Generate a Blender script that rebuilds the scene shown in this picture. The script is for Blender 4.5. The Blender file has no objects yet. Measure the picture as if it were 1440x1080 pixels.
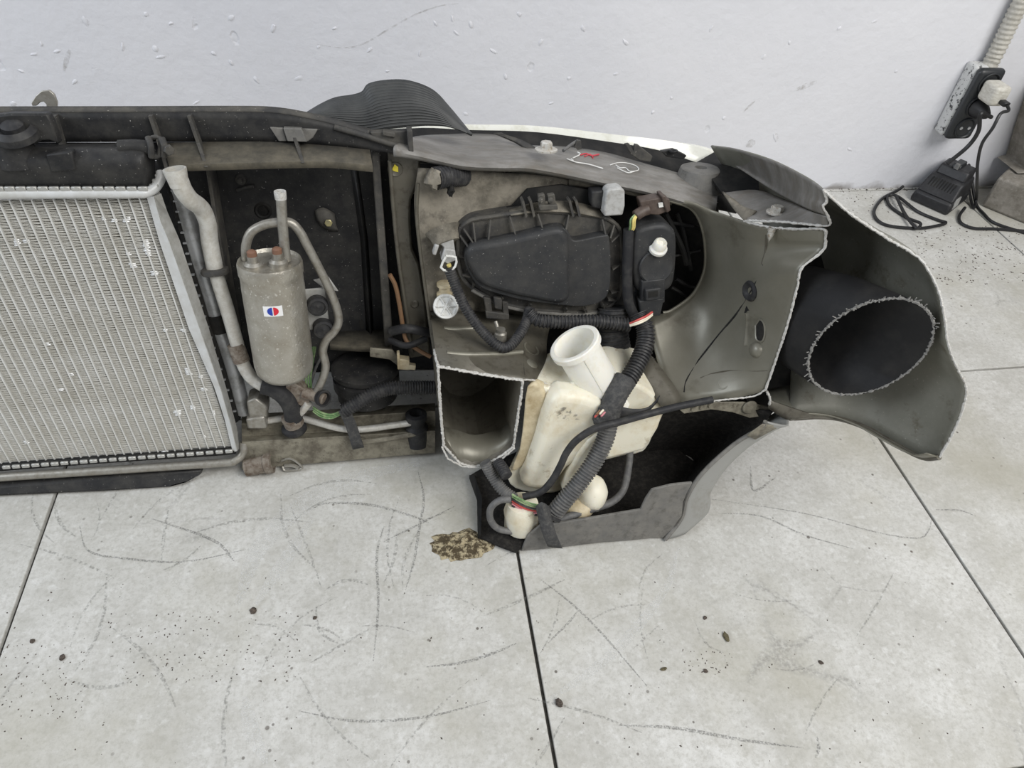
import bpy, bmesh, math, random
from mathutils import Vector, Matrix, noise
from mathutils.bvhtree import BVHTree

random.seed(7)
SC = bpy.context.scene
COL = SC.collection

# ------------------------------------------------------------------ camera
F_PX = 998.0
CAM_H = 0.811
_d = Vector((-0.15162307, -0.70987163, 0.68781736))    # towards the wall, in lens axes
_x = Vector((0.98625145, -0.06238713, 0.15302262))     # along the wall
_n = Vector((-0.06571546, 0.70156263, 0.70957125))     # down
cam_data = bpy.data.cameras.new('camera')
cam_data.sensor_width = 36.0
cam_data.sensor_fit = 'HORIZONTAL'
cam_data.lens = F_PX / 1440.0 * 36.0
cam_data.clip_start = 0.01
cam = bpy.data.objects.new('camera', cam_data)
COL.objects.link(cam)
cr = Vector((_x[0], _d[0], -_n[0]))
cu = -Vector((_x[1], _d[1], -_n[1]))
cb = -Vector((_x[2], _d[2], -_n[2]))
cam.matrix_world = Matrix(((cr.x, cu.x, cb.x, 0), (cr.y, cu.y, cb.y, 0), (cr.z, cu.z, cb.z, CAM_H), (0, 0, 0, 1)))
SC.camera = cam

# ------------------------------------------------------------------ light
world = bpy.data.worlds.new('world')
SC.world = world
world.use_nodes = True
bg = world.node_tree.nodes['Background']
bg.inputs[0].default_value = (0.93, 0.96, 1.0, 1)
bg.inputs[1].default_value = 0.27


def area_light(name, loc, target, sx, sy, power, color):
    ld = bpy.data.lights.new(name, 'AREA')
    ld.shape = 'RECTANGLE'
    ld.size, ld.size_y, ld.energy, ld.color = sx, sy, power, color
    o = bpy.data.objects.new(name, ld)
    o.location = loc
    o.rotation_euler = (Vector(target) - Vector(loc)).to_track_quat('-Z', 'Y').to_euler()
    COL.objects.link(o)


area_light('daylight_from_garage_door', (1.5, -0.9, 2.5), (0.1, 0.8, 0.0), 2.0, 1.6, 78, (1.0, 0.985, 0.955))
area_light('daylight_from_side_window', (-2.4, 0.25, 1.9), (-0.2, 1.1, 0.2), 1.3, 1.2, 36, (0.84, 0.91, 1.0))
vs = SC.view_settings
vs.view_transform = 'Standard'
vs.look = 'None'
vs.gamma = 1.0
vs.exposure = 0.16
vs.use_curve_mapping = False

# ------------------------------------------------------------------ measuring helpers
CAM = Vector((0, 0, CAM_H))
TILT = math.radians(11.4)
ORG = Vector((0, 0.65, 0))
EX = Vector((1, 0, 0))
EZ = Vector((0, math.sin(TILT), math.cos(TILT)))       # up along the leaning car section
EN = Vector((0, -math.cos(TILT), math.sin(TILT)))      # out of it, towards the viewer
YW = 1.355
TILE = 0.5975


def ray(u, v):
    r = Vector((u - 720.0, v - 540.0, F_PX))
    return Vector((r.dot(_x), r.dot(_d), -r.dot(_n)))


def P(u, v, o=0.0):
    r = ray(u, v)
    return CAM + r * (((ORG + EN * o - CAM).dot(EN)) / r.dot(EN))


def PS(u, v, s):
    r = ray(u, v)
    return CAM + r * (((ORG + EZ * s - CAM).dot(EZ)) / r.dot(EZ))


def FL(u, v, z=0.0):
    r = ray(u, v)
    return CAM + r * ((z - CAM_H) / r.z)


def WA(u, v, off=0.0):
    r = ray(u, v)
    return CAM + r * ((YW - off) / r.y)


def L(x, s, o):
    return ORG + EX * x + EZ * s + EN * o


def loc(p):
    q = p - ORG
    return q.x, q.dot(EZ), q.dot(EN)


def hitter(vf):
    """finds the surface point of a mesh seen at a photograph pixel"""
    t = BVHTree.FromPolygons([tuple(p) for p in vf[0]], vf[1])

    def h(u, v, lift=0.0):
        r = ray(u, v).normalized()
        q, nrm, _, _ = t.ray_cast(CAM, r)
        if q is None:
            q, nrm, _, _ = t.find_nearest(P(u, v, 0.05))
        if nrm.dot(r) > 0:
            nrm = -nrm
        return q + nrm * lift, nrm
    return h


def px(n, p):
    """metres covered by n photograph pixels at point p"""
    return n * (p - CAM).length / 1050.0


def catmull(pts, n, closed=False):
    out = []
    m = len(pts)
    if m < 3:
        for i in range(m - 1):
            for k in range(n):
                out.append(pts[i].lerp(pts[i + 1], k / n))
        out.append(pts[-1].copy())
        return out
    rng = m if closed else m - 1
    for i in range(rng):
        p1, p2 = pts[i % m], pts[(i + 1) % m]
        p0 = pts[(i - 1) % m] if (closed or i > 0) else p1 * 2 - p2
        p3 = pts[(i + 2) % m] if (closed or i + 2 < m) else p2 * 2 - p1
        for k in range(n):
            t = k / n
            out.append(0.5 * ((2 * p1) + (p2 - p0) * t + (2 * p0 - 5 * p1 + 4 * p2 - p3) * t * t + (3 * p1 - p0 - 3 * p2 + p3) * t ** 3))
    if not closed:
        out.append(pts[-1].copy())
    return out


# ------------------------------------------------------------------ materials
def mat(name, col, rough=0.5, metal=0.0, col2=None, ns=18.0, lo=0.45, hi=0.65, speck=None, ss=350.0, sl=0.66, sh=0.72,
        bump=0.0, bs=120.0, spec=0.5, sss=0.0, stretch=None, col3=None, ns3=5.0, lo3=0.5, hi3=0.7):
    m = bpy.data.materials.new(name)
    m.use_nodes = True
    nt = m.node_tree
    b = nt.nodes['Principled BSDF']
    b.inputs['Roughness'].default_value = rough
    b.inputs['Metallic'].default_value = metal
    b.inputs['Specular IOR Level'].default_value = spec
    b.inputs['Base Color'].default_value = (*col, 1)
    tc = nt.nodes.new('ShaderNodeTexCoord')
    src = tc.outputs['Object']
    if stretch:
        mp = nt.nodes.new('ShaderNodeMapping')
        mp.inputs['Scale'].default_value = stretch
        nt.links.new(src, mp.inputs['Vector'])
        src = mp.outputs['Vector']

    def layer(prev, c2, scale, a, z, det=6.0):
        nz = nt.nodes.new('ShaderNodeTexNoise')
        nz.inputs['Scale'].default_value = scale if det < 2 else scale * 2.6
        nz.inputs['Detail'].default_value = det + (2 if det > 2 else 0)
        nz.inputs['Roughness'].default_value = 0.7
        nt.links.new(src, nz.inputs['Vector'])
        mr = nt.nodes.new('ShaderNodeMapRange')
        mr.inputs['From Min'].default_value = a
        mr.inputs['From Max'].default_value = z
        nt.links.new(nz.outputs['Fac'], mr.inputs['Value'])
        mx = nt.nodes.new('ShaderNodeMix')
        mx.data_type = 'RGBA'
        nt.links.new(mr.outputs['Result'], mx.inputs['Factor'])
        if prev is None:
            mx.inputs[6].default_value = (*col, 1)
        else:
            nt.links.new(prev, mx.inputs[6])
        mx.inputs[7].default_value = (*c2, 1)
        return mx.outputs[2]
    cur = None
    if col2:
        cur = layer(cur, col2, ns, lo, hi)
    if col3:
        cur = layer(cur, col3, ns3, lo3, hi3)
    if speck:
        cur = layer(cur, speck, ss, sl, sh, 1.5)
    if cur is not None:
        nt.links.new(cur, b.inputs['Base Color'])
    if bump:
        nz = nt.nodes.new('ShaderNodeTexNoise')
        nz.inputs['Scale'].default_value = bs
        nz.inputs['Detail'].default_value = 4
        nt.links.new(src, nz.inputs['Vector'])
        bp = nt.nodes.new('ShaderNodeBump')
        bp.inputs['Strength'].default_value = bump
        bp.inputs['Distance'].default_value = 0.002
        nt.links.new(nz.outputs['Fac'], bp.inputs['Height'])
        nt.links.new(bp.outputs['Normal'], b.inputs['Normal'])
    if sss:
        b.inputs['Subsurface Weight'].default_value = sss
        b.inputs['Subsurface Radius'].default_value = (0.01, 0.008, 0.005)
        b.inputs['Subsurface Scale'].default_value = 1.0
    return m


M = {}
M['black'] = mat('black_plastic', (0.019, 0.019, 0.020), 0.5, spec=0.28, col2=(0.05, 0.048, 0.044), ns=14, lo=0.42, hi=0.72, speck=(0.3, 0.29, 0.27), ss=420, sl=0.7, sh=0.76, bump=0.15)
M['black_dust'] = mat('dusty_black_plastic', (0.045, 0.044, 0.043), 0.65, spec=0.28, col2=(0.13, 0.12, 0.10), ns=11, lo=0.4, hi=0.75, speck=(0.3, 0.28, 0.25), ss=380, sl=0.7, sh=0.78, bump=0.2)
M['shelf_dust'] = mat('dust_caked_plastic', (0.062, 0.056, 0.043), 0.85, col2=(0.14, 0.123, 0.09), ns=25, lo=0.35, hi=0.7, bump=0.3)
M['cover'] = mat('lamp_cover_plastic', (0.032, 0.033, 0.035), 0.48, spec=0.28, col2=(0.055, 0.054, 0.052), ns=16, lo=0.4, hi=0.7, speck=(0.30, 0.29, 0.27), ss=420, sl=0.70, sh=0.78, bump=0.12)
M['deep'] = mat('black_and_shade', (0.012, 0.012, 0.012), 0.75, spec=0.28, col2=(0.03, 0.028, 0.025), ns=12)  # for black parts, and for shade painted into holes and gaps
M['felt'] = mat('black_felt_liner', (0.014, 0.013, 0.012), 0.95, spec=0.28, col2=(0.035, 0.032, 0.028), ns=60, bump=0.5, bs=400)
M['rubber'] = mat('black_rubber', (0.024, 0.024, 0.026), 0.55, spec=0.28, col2=(0.05, 0.049, 0.047), ns=25, bump=0.1)
M['hose'] = mat('corrugated_black', (0.03, 0.03, 0.032), 0.5, spec=0.28, col2=(0.085, 0.082, 0.078), ns=40, lo=0.45, hi=0.7)
M['hose_grey'] = mat('weathered_grey_hose', (0.10, 0.10, 0.10), 0.6, col2=(0.17, 0.165, 0.155), ns=40)
M['duct'] = mat('scraped_duct_plastic', (0.012, 0.012, 0.013), 0.6, spec=0.28, col2=(0.028, 0.027, 0.026), ns=8, lo=0.45, hi=0.75, bump=0.1)
M['shell'] = mat('dusty_green_grey_metal', (0.175, 0.172, 0.14), 0.5, 0.1, col2=(0.23, 0.225, 0.19), ns=6, lo=0.4, hi=0.7, col3=(0.10, 0.085, 0.055), ns3=14, lo3=0.56, hi3=0.72, speck=(0.32, 0.31, 0.27), ss=300, sl=0.68, sh=0.78, bump=0.15)
M['grey_plastic'] = mat('dusty_grey_plastic', (0.13, 0.127, 0.12), 0.7, col2=(0.20, 0.19, 0.17), ns=18, lo=0.35, hi=0.7, col3=(0.09, 0.085, 0.075), ns3=30, bump=0.15)
M['slam'] = mat('scuffed_grey_panel', (0.145, 0.137, 0.123), 0.45, col2=(0.235, 0.225, 0.21), ns=9, lo=0.4, hi=0.65, col3=(0.14, 0.12, 0.095), ns3=16, lo3=0.5, hi3=0.75, bump=0.12, stretch=(1.0, 2.5, 1.0))
M['dirty_panel'] = mat('mud_stained_panel', (0.12, 0.108, 0.085), 0.75, col2=(0.25, 0.225, 0.18), ns=9, lo=0.42, hi=0.6, col3=(0.05, 0.044, 0.035), ns3=12, lo3=0.52, hi3=0.72, speck=(0.26, 0.24, 0.2), ss=240, sl=0.66, sh=0.75, bump=0.3)
M['olive'] = mat('olive_primer_metal', (0.175, 0.166, 0.130), 0.38, 0.25, col2=(0.215, 0.205, 0.168), ns=6, lo=0.35, hi=0.7, col3=(0.085, 0.072, 0.048), ns3=8, lo3=0.56, hi3=0.8, bump=0.05)
M['olive_dark'] = mat('grimy_olive_metal', (0.105, 0.096, 0.073), 0.5, 0.2, col2=(0.13, 0.12, 0.098), ns=11, lo=0.35, hi=0.7, col3=(0.045, 0.035, 0.026), ns3=30, lo3=0.52, hi3=0.75, bump=0.1)
M['rail'] = mat('grimy_rail_metal', (0.27, 0.25, 0.195), 0.5, 0.2, col2=(0.12, 0.105, 0.08), ns=22, lo=0.4, hi=0.65, col3=(0.05, 0.038, 0.026), ns3=34, lo3=0.55, hi3=0.75, bump=0.2)
M['rust'] = mat('rusty_metal', (0.23, 0.20, 0.165), 0.7, 0.2, col2=(0.09, 0.06, 0.04), ns=45, lo=0.4, hi=0.65, col3=(0.3, 0.27, 0.23), ns3=30, lo3=0.55, hi3=0.7, bump=0.4)
M['silver_paint'] = mat('silver_grey_paint', (0.30, 0.30, 0.285), 0.4, 0.15, col2=(0.22, 0.21, 0.18), ns=12, lo=0.5, hi=0.75)
M['alu'] = mat('cast_aluminium', (0.50, 0.50, 0.48), 0.42, 0.35, col2=(0.34, 0.33, 0.30), ns=30, lo=0.4, hi=0.7, bump=0.15)
M['alu_bright'] = mat('bright_aluminium', (0.62, 0.63, 0.63), 0.45, 0.15, col2=(0.50, 0.495, 0.47), ns=16, lo=0.4, hi=0.7)
M['alu_grey'] = mat('grey_aluminium', (0.48, 0.49, 0.50), 0.35, 0.5, col2=(0.28, 0.28, 0.27), ns=20)
M['pipe_cream'] = mat('oxidised_pipe', (0.64, 0.63, 0.59), 0.45, 0.3, col2=(0.46, 0.43, 0.37), ns=40, lo=0.4, hi=0.7, bump=0.2)
M['pipe_grey'] = mat('dull_steel_pipe', (0.36, 0.345, 0.31), 0.42, 0.55, col2=(0.24, 0.22, 0.18), ns=50, lo=0.42, hi=0.7, bump=0.15)
M['dryer'] = mat('sandy_cast_metal', (0.47, 0.45, 0.40), 0.36, 0.6, col2=(0.31, 0.28, 0.225), ns=10, lo=0.4, hi=0.7, speck=(0.62, 0.6, 0.55), ss=300, sl=0.64, sh=0.7, bump=0.3, bs=260)
M['tube'] = mat('radiator_tube', (0.70, 0.70, 0.68), 0.45, 0.2, col2=(0.58, 0.57, 0.53), ns=12)
M['fin'] = mat('radiator_fin', (0.68, 0.67, 0.63), 0.55, 0.1, col2=(0.56, 0.54, 0.48), ns=8, lo=0.4, hi=0.7)
M['fin_bent'] = mat('flattened_fin', (0.86, 0.86, 0.85), 0.35, 0.3)
M['fin_back'] = mat('radiator_core_depth', (0.50, 0.49, 0.455), 0.7, 0.2)
M['cut'] = mat('sawn_metal_edge', (0.62, 0.61, 0.58), 0.5, 0.2, col2=(0.40, 0.36, 0.31), ns=120, lo=0.5, hi=0.7, bump=0.6, bs=900)
M['frayed'] = mat('frayed_plastic_edge', (0.20, 0.195, 0.185), 0.8, col2=(0.34, 0.33, 0.31), ns=300, bump=0.8, bs=900)
M['hdpe'] = mat('yellowed_white_plastic', (0.78, 0.745, 0.62), 0.42, col2=(0.56, 0.46, 0.28), ns=5, lo=0.48, hi=0.72, col3=(0.30, 0.22, 0.11), ns3=14, lo3=0.58, hi3=0.74, sss=0.25, bump=0.1, bs=60)
M['hdpe_clean'] = mat('white_neck_plastic', (0.84, 0.82, 0.75), 0.4, col2=(0.74, 0.69, 0.56), ns=14, lo=0.5, hi=0.75, sss=0.25)
M['hdpe_dirty'] = mat('stained_white_plastic', (0.60, 0.52, 0.36), 0.5, col2=(0.34, 0.26, 0.14), ns=16, lo=0.4, hi=0.7, sss=0.15)
M['white'] = mat('white_plastic', (0.72, 0.72, 0.69), 0.5, col2=(0.5, 0.49, 0.45), ns=60, lo=0.5, hi=0.7)
M['grey_light'] = mat('light_grey_plastic', (0.42, 0.42, 0.41), 0.55, col2=(0.3, 0.29, 0.27), ns=50)
M['lens'] = mat('clear_lamp_lens', (0.70, 0.70, 0.64), 0.12, col2=(0.55, 0.54, 0.45), ns=20, lo=0.45, hi=0.7)
M['bolt'] = mat('zinc_bolt', (0.60, 0.58, 0.53), 0.4, 0.5, col2=(0.35, 0.28, 0.2), ns=120, lo=0.5, hi=0.65)
M['brass'] = mat('yellow_zinc', (0.50, 0.44, 0.22), 0.4, 0.6, col2=(0.36, 0.34, 0.22), ns=90)
M['brown_plug'] = mat('brown_plug', (0.065, 0.045, 0.036), 0.55, col2=(0.10, 0.075, 0.06), ns=40)
M['orange_rust'] = mat('orange_port_cap', (0.19, 0.10, 0.065), 0.7, col2=(0.2, 0.1, 0.06), ns=90)
M['yellow'] = mat('yellow_paint', (0.72, 0.60, 0.05), 0.5)
M['green_wire'] = mat('green_wire', (0.12, 0.22, 0.09), 0.45, col2=(0.34, 0.42, 0.22), ns=60)
M['red_wire'] = mat('red_wire', (0.50, 0.08, 0.07), 0.45)
M['pink_wire'] = mat('pink_wire', (0.62, 0.25, 0.28), 0.45)
M['cream_wire'] = mat('cream_wire', (0.80, 0.74, 0.60), 0.45)
M['yellow_wire'] = mat('yellow_wire', (0.75, 0.62, 0.22), 0.45)
M['brown_wire'] = mat('brown_wire', (0.19, 0.105, 0.05), 0.6, col2=(0.16, 0.09, 0.05), ns=70)
M['strap'] = mat('ribbed_rubber', (0.030, 0.032, 0.033), 0.55, col2=(0.055, 0.057, 0.056), ns=14, lo=0.4, hi=0.7)
M['tape'] = mat('cloth_tape', (0.045, 0.045, 0.046), 0.85, col2=(0.09, 0.088, 0.083), ns=60, bump=0.4, bs=500)
M['sticker'] = mat('sticker_white', (0.82, 0.82, 0.82), 0.4)
M['blue'] = mat('sticker_blue', (0.02, 0.05, 0.36), 0.4)
M['red'] = mat('sticker_red', (0.62, 0.02, 0.04), 0.4)
M['chalk'] = mat('chalk_white', (0.72, 0.72, 0.70), 0.9)
M['red_mark'] = mat('red_marker', (0.52, 0.06, 0.08), 0.7)
M['charger'] = mat('charger_black', (0.016, 0.016, 0.018), 0.5, col2=(0.03, 0.03, 0.032), ns=30)
M['socket'] = mat('socket_black', (0.018, 0.020, 0.022), 0.4)
M['socket_paint'] = mat('chipped_white_paint', (0.56, 0.56, 0.55), 0.5, col2=(0.025, 0.025, 0.028), ns=42, lo=0.56, hi=0.59)
M['adapter'] = mat('grubby_white_adapter', (0.62, 0.60, 0.54), 0.45, col2=(0.42, 0.39, 0.33), ns=40, lo=0.4, hi=0.7, stretch=(1, 1, 3))
M['cord'] = mat('black_cord', (0.010, 0.010, 0.011), 0.45)
M['conduit'] = mat('grey_conduit', (0.50, 0.48, 0.43), 0.5, col2=(0.38, 0.36, 0.31), ns=40)
M['concrete'] = mat('dirty_concrete', (0.27, 0.25, 0.22), 0.9, col2=(0.15, 0.135, 0.11), ns=12, lo=0.38, hi=0.66, col3=(0.32, 0.30, 0.27), ns3=30, lo3=0.55, hi3=0.7, bump=0.8, bs=90)
M['rubble'] = mat('crumbly_glue', (0.40, 0.34, 0.22), 0.95, col2=(0.07, 0.052, 0.028), ns=50, lo=0.44, hi=0.54, bump=1.0, bs=220)
M['dirt'] = mat('dark_crumb', (0.05, 0.04, 0.032), 0.95, col2=(0.14, 0.11, 0.09), ns=150)
M['leaf'] = mat('dry_leaf', (0.13, 0.11, 0.06), 0.9, col2=(0.06, 0.05, 0.03), ns=150)


def mat_wall():
    m = bpy.data.materials.new('white_plaster')
    m.use_nodes = True
    nt = m.node_tree
    b = nt.nodes['Principled BSDF']
    N, K = nt.nodes.new, nt.links.new
    tc = N('ShaderNodeTexCoord')
    o = tc.outputs['Object']
    b.inputs['Roughness'].default_value = 0.55
    n1 = N('ShaderNodeTexNoise'); n1.inputs['Scale'].default_value = 2.2; n1.inputs['Detail'].default_value = 5; K(o, n1.inputs['Vector'])
    cr_ = N('ShaderNodeValToRGB')
    cr_.color_ramp.elements[0].position = 0.3; cr_.color_ramp.elements[0].color = (0.68, 0.685, 0.725, 1)
    cr_.color_ramp.elements[1].position = 0.7; cr_.color_ramp.elements[1].color = (0.74, 0.74, 0.772, 1)
    K(n1.outputs['Fac'], cr_.inputs['Fac'])
    # grime where the plaster meets the floor, patchy
    sx = N('ShaderNodeSeparateXYZ'); K(o, sx.inputs[0])
    n2 = N('ShaderNodeTexNoise'); n2.inputs['Scale'].default_value = 14; n2.inputs['Detail'].default_value = 8; K(o, n2.inputs['Vector'])
    ad = N('ShaderNodeMath'); ad.operation = 'MULTIPLY_ADD'; K(n2.outputs['Fac'], ad.inputs[0]); ad.inputs[1].default_value = -0.10; K(sx.outputs['Z'], ad.inputs[2])
    mr = N('ShaderNodeMapRange'); mr.inputs['From Min'].default_value = -0.055; mr.inputs['From Max'].default_value = -0.035; mr.inputs['To Min'].default_value = 0.8; mr.inputs['To Max'].default_value = 0.0
    K(ad.outputs[0], mr.inputs['Value'])
    mx = N('ShaderNodeMix'); mx.data_type = 'RGBA'; K(mr.outputs[0], mx.inputs[0]); K(cr_.outputs[0], mx.inputs[6]); mx.inputs[7].default_value = (0.2, 0.18, 0.16, 1)
    # small grey scuffs
    mp = N('ShaderNodeMapping'); mp.inputs['Scale'].default_value = (1.0, 1.0, 0.6); K(o, mp.inputs[0])
    v = N('ShaderNodeTexVoronoi'); v.inputs['Scale'].default_value = 13; v.inputs['Randomness'].default_value = 1; K(mp.outputs[0], v.inputs['Vector'])
    n3 = N('ShaderNodeTexNoise'); n3.inputs['Scale'].default_value = 60; K(o, n3.inputs['Vector'])
    sb = N('ShaderNodeMath'); sb.operation = 'MULTIPLY_ADD'; K(n3.outputs['Fac'], sb.inputs[0]); sb.inputs[1].default_value = 0.16; K(v.outputs['Distance'], sb.inputs[2])
    mr2 = N('ShaderNodeMapRange'); mr2.inputs['From Min'].default_value = 0.13; mr2.inputs['From Max'].default_value = 0.17; mr2.inputs['To Min'].default_value = 1; mr2.inputs['To Max'].default_value = 0
    K(sb.outputs[0], mr2.inputs['Value'])
    sc = N('ShaderNodeSeparateColor'); K(v.outputs['Color'], sc.inputs[0])
    gt = N('ShaderNodeMath'); gt.operation = 'GREATER_THAN'; K(sc.outputs[0], gt.inputs[0]); gt.inputs[1].default_value = 0.5
    mu = N('ShaderNodeMath'); mu.operation = 'MULTIPLY'; K(mr2.outputs[0], mu.inputs[0]); K(gt.outputs[0], mu.inputs[1])
    K(mx.outputs[2], b.inputs['Base Color'])
    n4 = N('ShaderNodeTexNoise'); n4.inputs['Scale'].default_value = 55; n4.inputs['Detail'].default_value = 3; K(o, n4.inputs['Vector'])
    n5 = N('ShaderNodeTexNoise'); n5.inputs['Scale'].default_value = 6; n5.inputs['Detail'].default_value = 2; K(o, n5.inputs['Vector'])
    a1 = N('ShaderNodeMath'); a1.operation = 'MULTIPLY_ADD'; K(mu.outputs[0], a1.inputs[0]); a1.inputs[1].default_value = -1.2; K(n4.outputs['Fac'], a1.inputs[2])
    a2 = N('ShaderNodeMath'); a2.operation = 'MULTIPLY_ADD'; K(n5.outputs['Fac'], a2.inputs[0]); a2.inputs[1].default_value = 2.5; K(a1.outputs[0], a2.inputs[2])
    bp = N('ShaderNodeBump'); bp.inputs['Strength'].default_value = 0.35; bp.inputs['Distance'].default_value = 0.004
    K(a2.outputs[0], bp.inputs['Height']); K(bp.outputs['Normal'], b.inputs['Normal'])
    return m


def mat_tile():
    m = bpy.data.materials.new('grey_porcelain_tile')
    m.use_nodes = True
    nt = m.node_tree
    b = nt.nodes['Principled BSDF']
    N, K = nt.nodes.new, nt.links.new
    tc = N('ShaderNodeNewGeometry')
    o = tc.outputs['Position']
    b.inputs['Roughness'].default_value = 0.55

    def nz(scale, det=6, rough=0.6, vec=None):
        n = N('ShaderNodeTexNoise'); n.inputs['Scale'].default_value = scale; n.inputs['Detail'].default_value = det; n.inputs['Roughness'].default_value = rough
        K(vec or o, n.inputs['Vector'])
        return n.outputs['Fac']

    def rng(v, a, z, t0=0.0, t1=1.0):
        r = N('ShaderNodeMapRange'); r.inputs['From Min'].default_value = a; r.inputs['From Max'].default_value = z
        r.inputs['To Min'].default_value = t0; r.inputs['To Max'].default_value = t1
        K(v, r.inputs['Value'])
        return r.outputs[0]

    def mix(f, a, c):
        x = N('ShaderNodeMix'); x.data_type = 'RGBA'; K(f, x.inputs[0]); K(a, x.inputs[6]); x.inputs[7].default_value = (*c, 1)
        return x.outputs[2]

    def mul(a, c):
        x = N('ShaderNodeMath'); x.operation = 'MULTIPLY'; K(a, x.inputs[0]); K(c, x.inputs[1])
        return x.outputs[0]
    r0 = N('ShaderNodeValToRGB')
    r0.color_ramp.elements[0].position = 0.32; r0.color_ramp.elements[0].color = (0.42, 0.41, 0.375, 1)
    r0.color_ramp.elements[1].position = 0.66; r0.color_ramp.elements[1].color = (0.62, 0.615, 0.59, 1)
    K(nz(7, 10, 0.75), r0.inputs['Fac'])
    c = r0.outputs[0]
    c = mix(rng(nz(150, 6, 0.8), 0.47, 0.62, 0, 0.6), c, (0.36, 0.35, 0.315))
    c = mix(rng(nz(30, 8, 0.8), 0.5, 0.68, 0, 0.5), c, (0.37, 0.36, 0.325))          # fine print of the tile
    c = mix(rng(nz(90, 4, 0.7), 0.55, 0.75, 0, 0.5), c, (0.74, 0.74, 0.73))
    c = mix(rng(nz(2.6, 6, 0.65), 0.48, 0.66, 0, 0.6), c, (0.36, 0.34, 0.27))           # broad brownish dirt
    # tyre and scrape scuffs: thin broken arcs
    nd = N('ShaderNodeTexNoise'); nd.inputs['Scale'].default_value = 3; nd.inputs['Detail'].default_value = 2; K(o, nd.inputs['Vector'])
    vm = N('ShaderNodeVectorMath'); vm.operation = 'MULTIPLY_ADD'; K(nd.outputs['Color'], vm.inputs[0]); vm.inputs[1].default_value = (0.35, 0.35, 0.35); K(o, vm.inputs[2])
    for sc_, thr, msk, dens in ((3.4, 0.012, 5, 0.50), (6.1, 0.016, 4, 0.53)):
        v = N('ShaderNodeTexVoronoi'); v.feature = 'DISTANCE_TO_EDGE'; v.inputs['Scale'].default_value = sc_; K(vm.outputs[0], v.inputs['Vector'])
        ln = rng(v.outputs['Distance'], 0.0, thr, 0.5, 0.0)
        c = mix(mul(mul(ln, rng(nz(msk, 3), dens, dens + 0.1)), rng(nz(240, 2), 0.35, 0.6)), c, (0.17, 0.165, 0.155))
    # crumbs of dirt
    for sc_, lim in ((70, 0.10), (26, 0.05)):
        v = N('ShaderNodeTexVoronoi'); v.inputs['Scale'].default_value = sc_; K(o, v.inputs['Vector'])
        s = N('ShaderNodeSeparateColor'); K(v.outputs['Color'], s.inputs[0])
        g = N('ShaderNodeMath'); g.operation = 'GREATER_THAN'; K(s.outputs[0], g.inputs[0]); g.inputs[1].default_value = 0.72
        c = mix(mul(mul(rng(v.outputs['Distance'], lim, lim * 1.5, 0.85, 0.0), g.outputs[0]), rng(nz(3.5, 3), 0.45, 0.55)), c, (0.09, 0.075, 0.06))
    K(c, b.inputs['Base Color'])
    bp = N('ShaderNodeBump'); bp.inputs['Strength'].default_value = 0.15; bp.inputs['Distance'].default_value = 0.001
    K(nz(220, 3), bp.inputs['Height']); K(bp.outputs['Normal'], b.inputs['Normal'])
    return m


M['wall'] = mat_wall()
M['tile'] = mat_tile()
M['grout'] = mat('dark_grout', (0.04, 0.038, 0.034), 0.95, col2=(0.09, 0.085, 0.075), ns=40)


def mat_scuff(name, col, lo, hi, strength=0.7, sc=500):
    m = bpy.data.materials.new(name)
    m.use_nodes = True
    nt = m.node_tree
    b = nt.nodes['Principled BSDF']
    b.inputs['Base Color'].default_value = (*col, 1)
    b.inputs['Roughness'].default_value = 0.7
    g = nt.nodes.new('ShaderNodeNewGeometry')
    n = nt.nodes.new('ShaderNodeTexNoise')
    n.inputs['Scale'].default_value = sc
    n.inputs['Detail'].default_value = 4
    nt.links.new(g.outputs['Position'], n.inputs['Vector'])
    r = nt.nodes.new('ShaderNodeMapRange')
    r.inputs['From Min'].default_value = lo
    r.inputs['From Max'].default_value = hi
    r.inputs['To Max'].default_value = strength
    nt.links.new(n.outputs['Fac'], r.inputs['Value'])
    nt.links.new(r.outputs[0], b.inputs['Alpha'])
    return m


M['scuff'] = mat_scuff('rubber_scuff', (0.20, 0.20, 0.19), 0.38, 0.62, 0.5)
M['scuff_pale'] = mat_scuff('pale_drag_mark', (0.72, 0.72, 0.70), 0.4, 0.65, 0.55)
M['scuff_faint'] = mat_scuff('faint_scuff', (0.20, 0.20, 0.185), 0.40, 0.66, 0.34, 300)
M['smudge'] = mat_scuff('black_rub_mark', (0.10, 0.10, 0.10), 0.46, 0.66, 0.8, 150)
M['wall_mark'] = mat_scuff('wall_smudge', (0.45, 0.43, 0.40), 0.35, 0.7, 0.45, 120)


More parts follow.
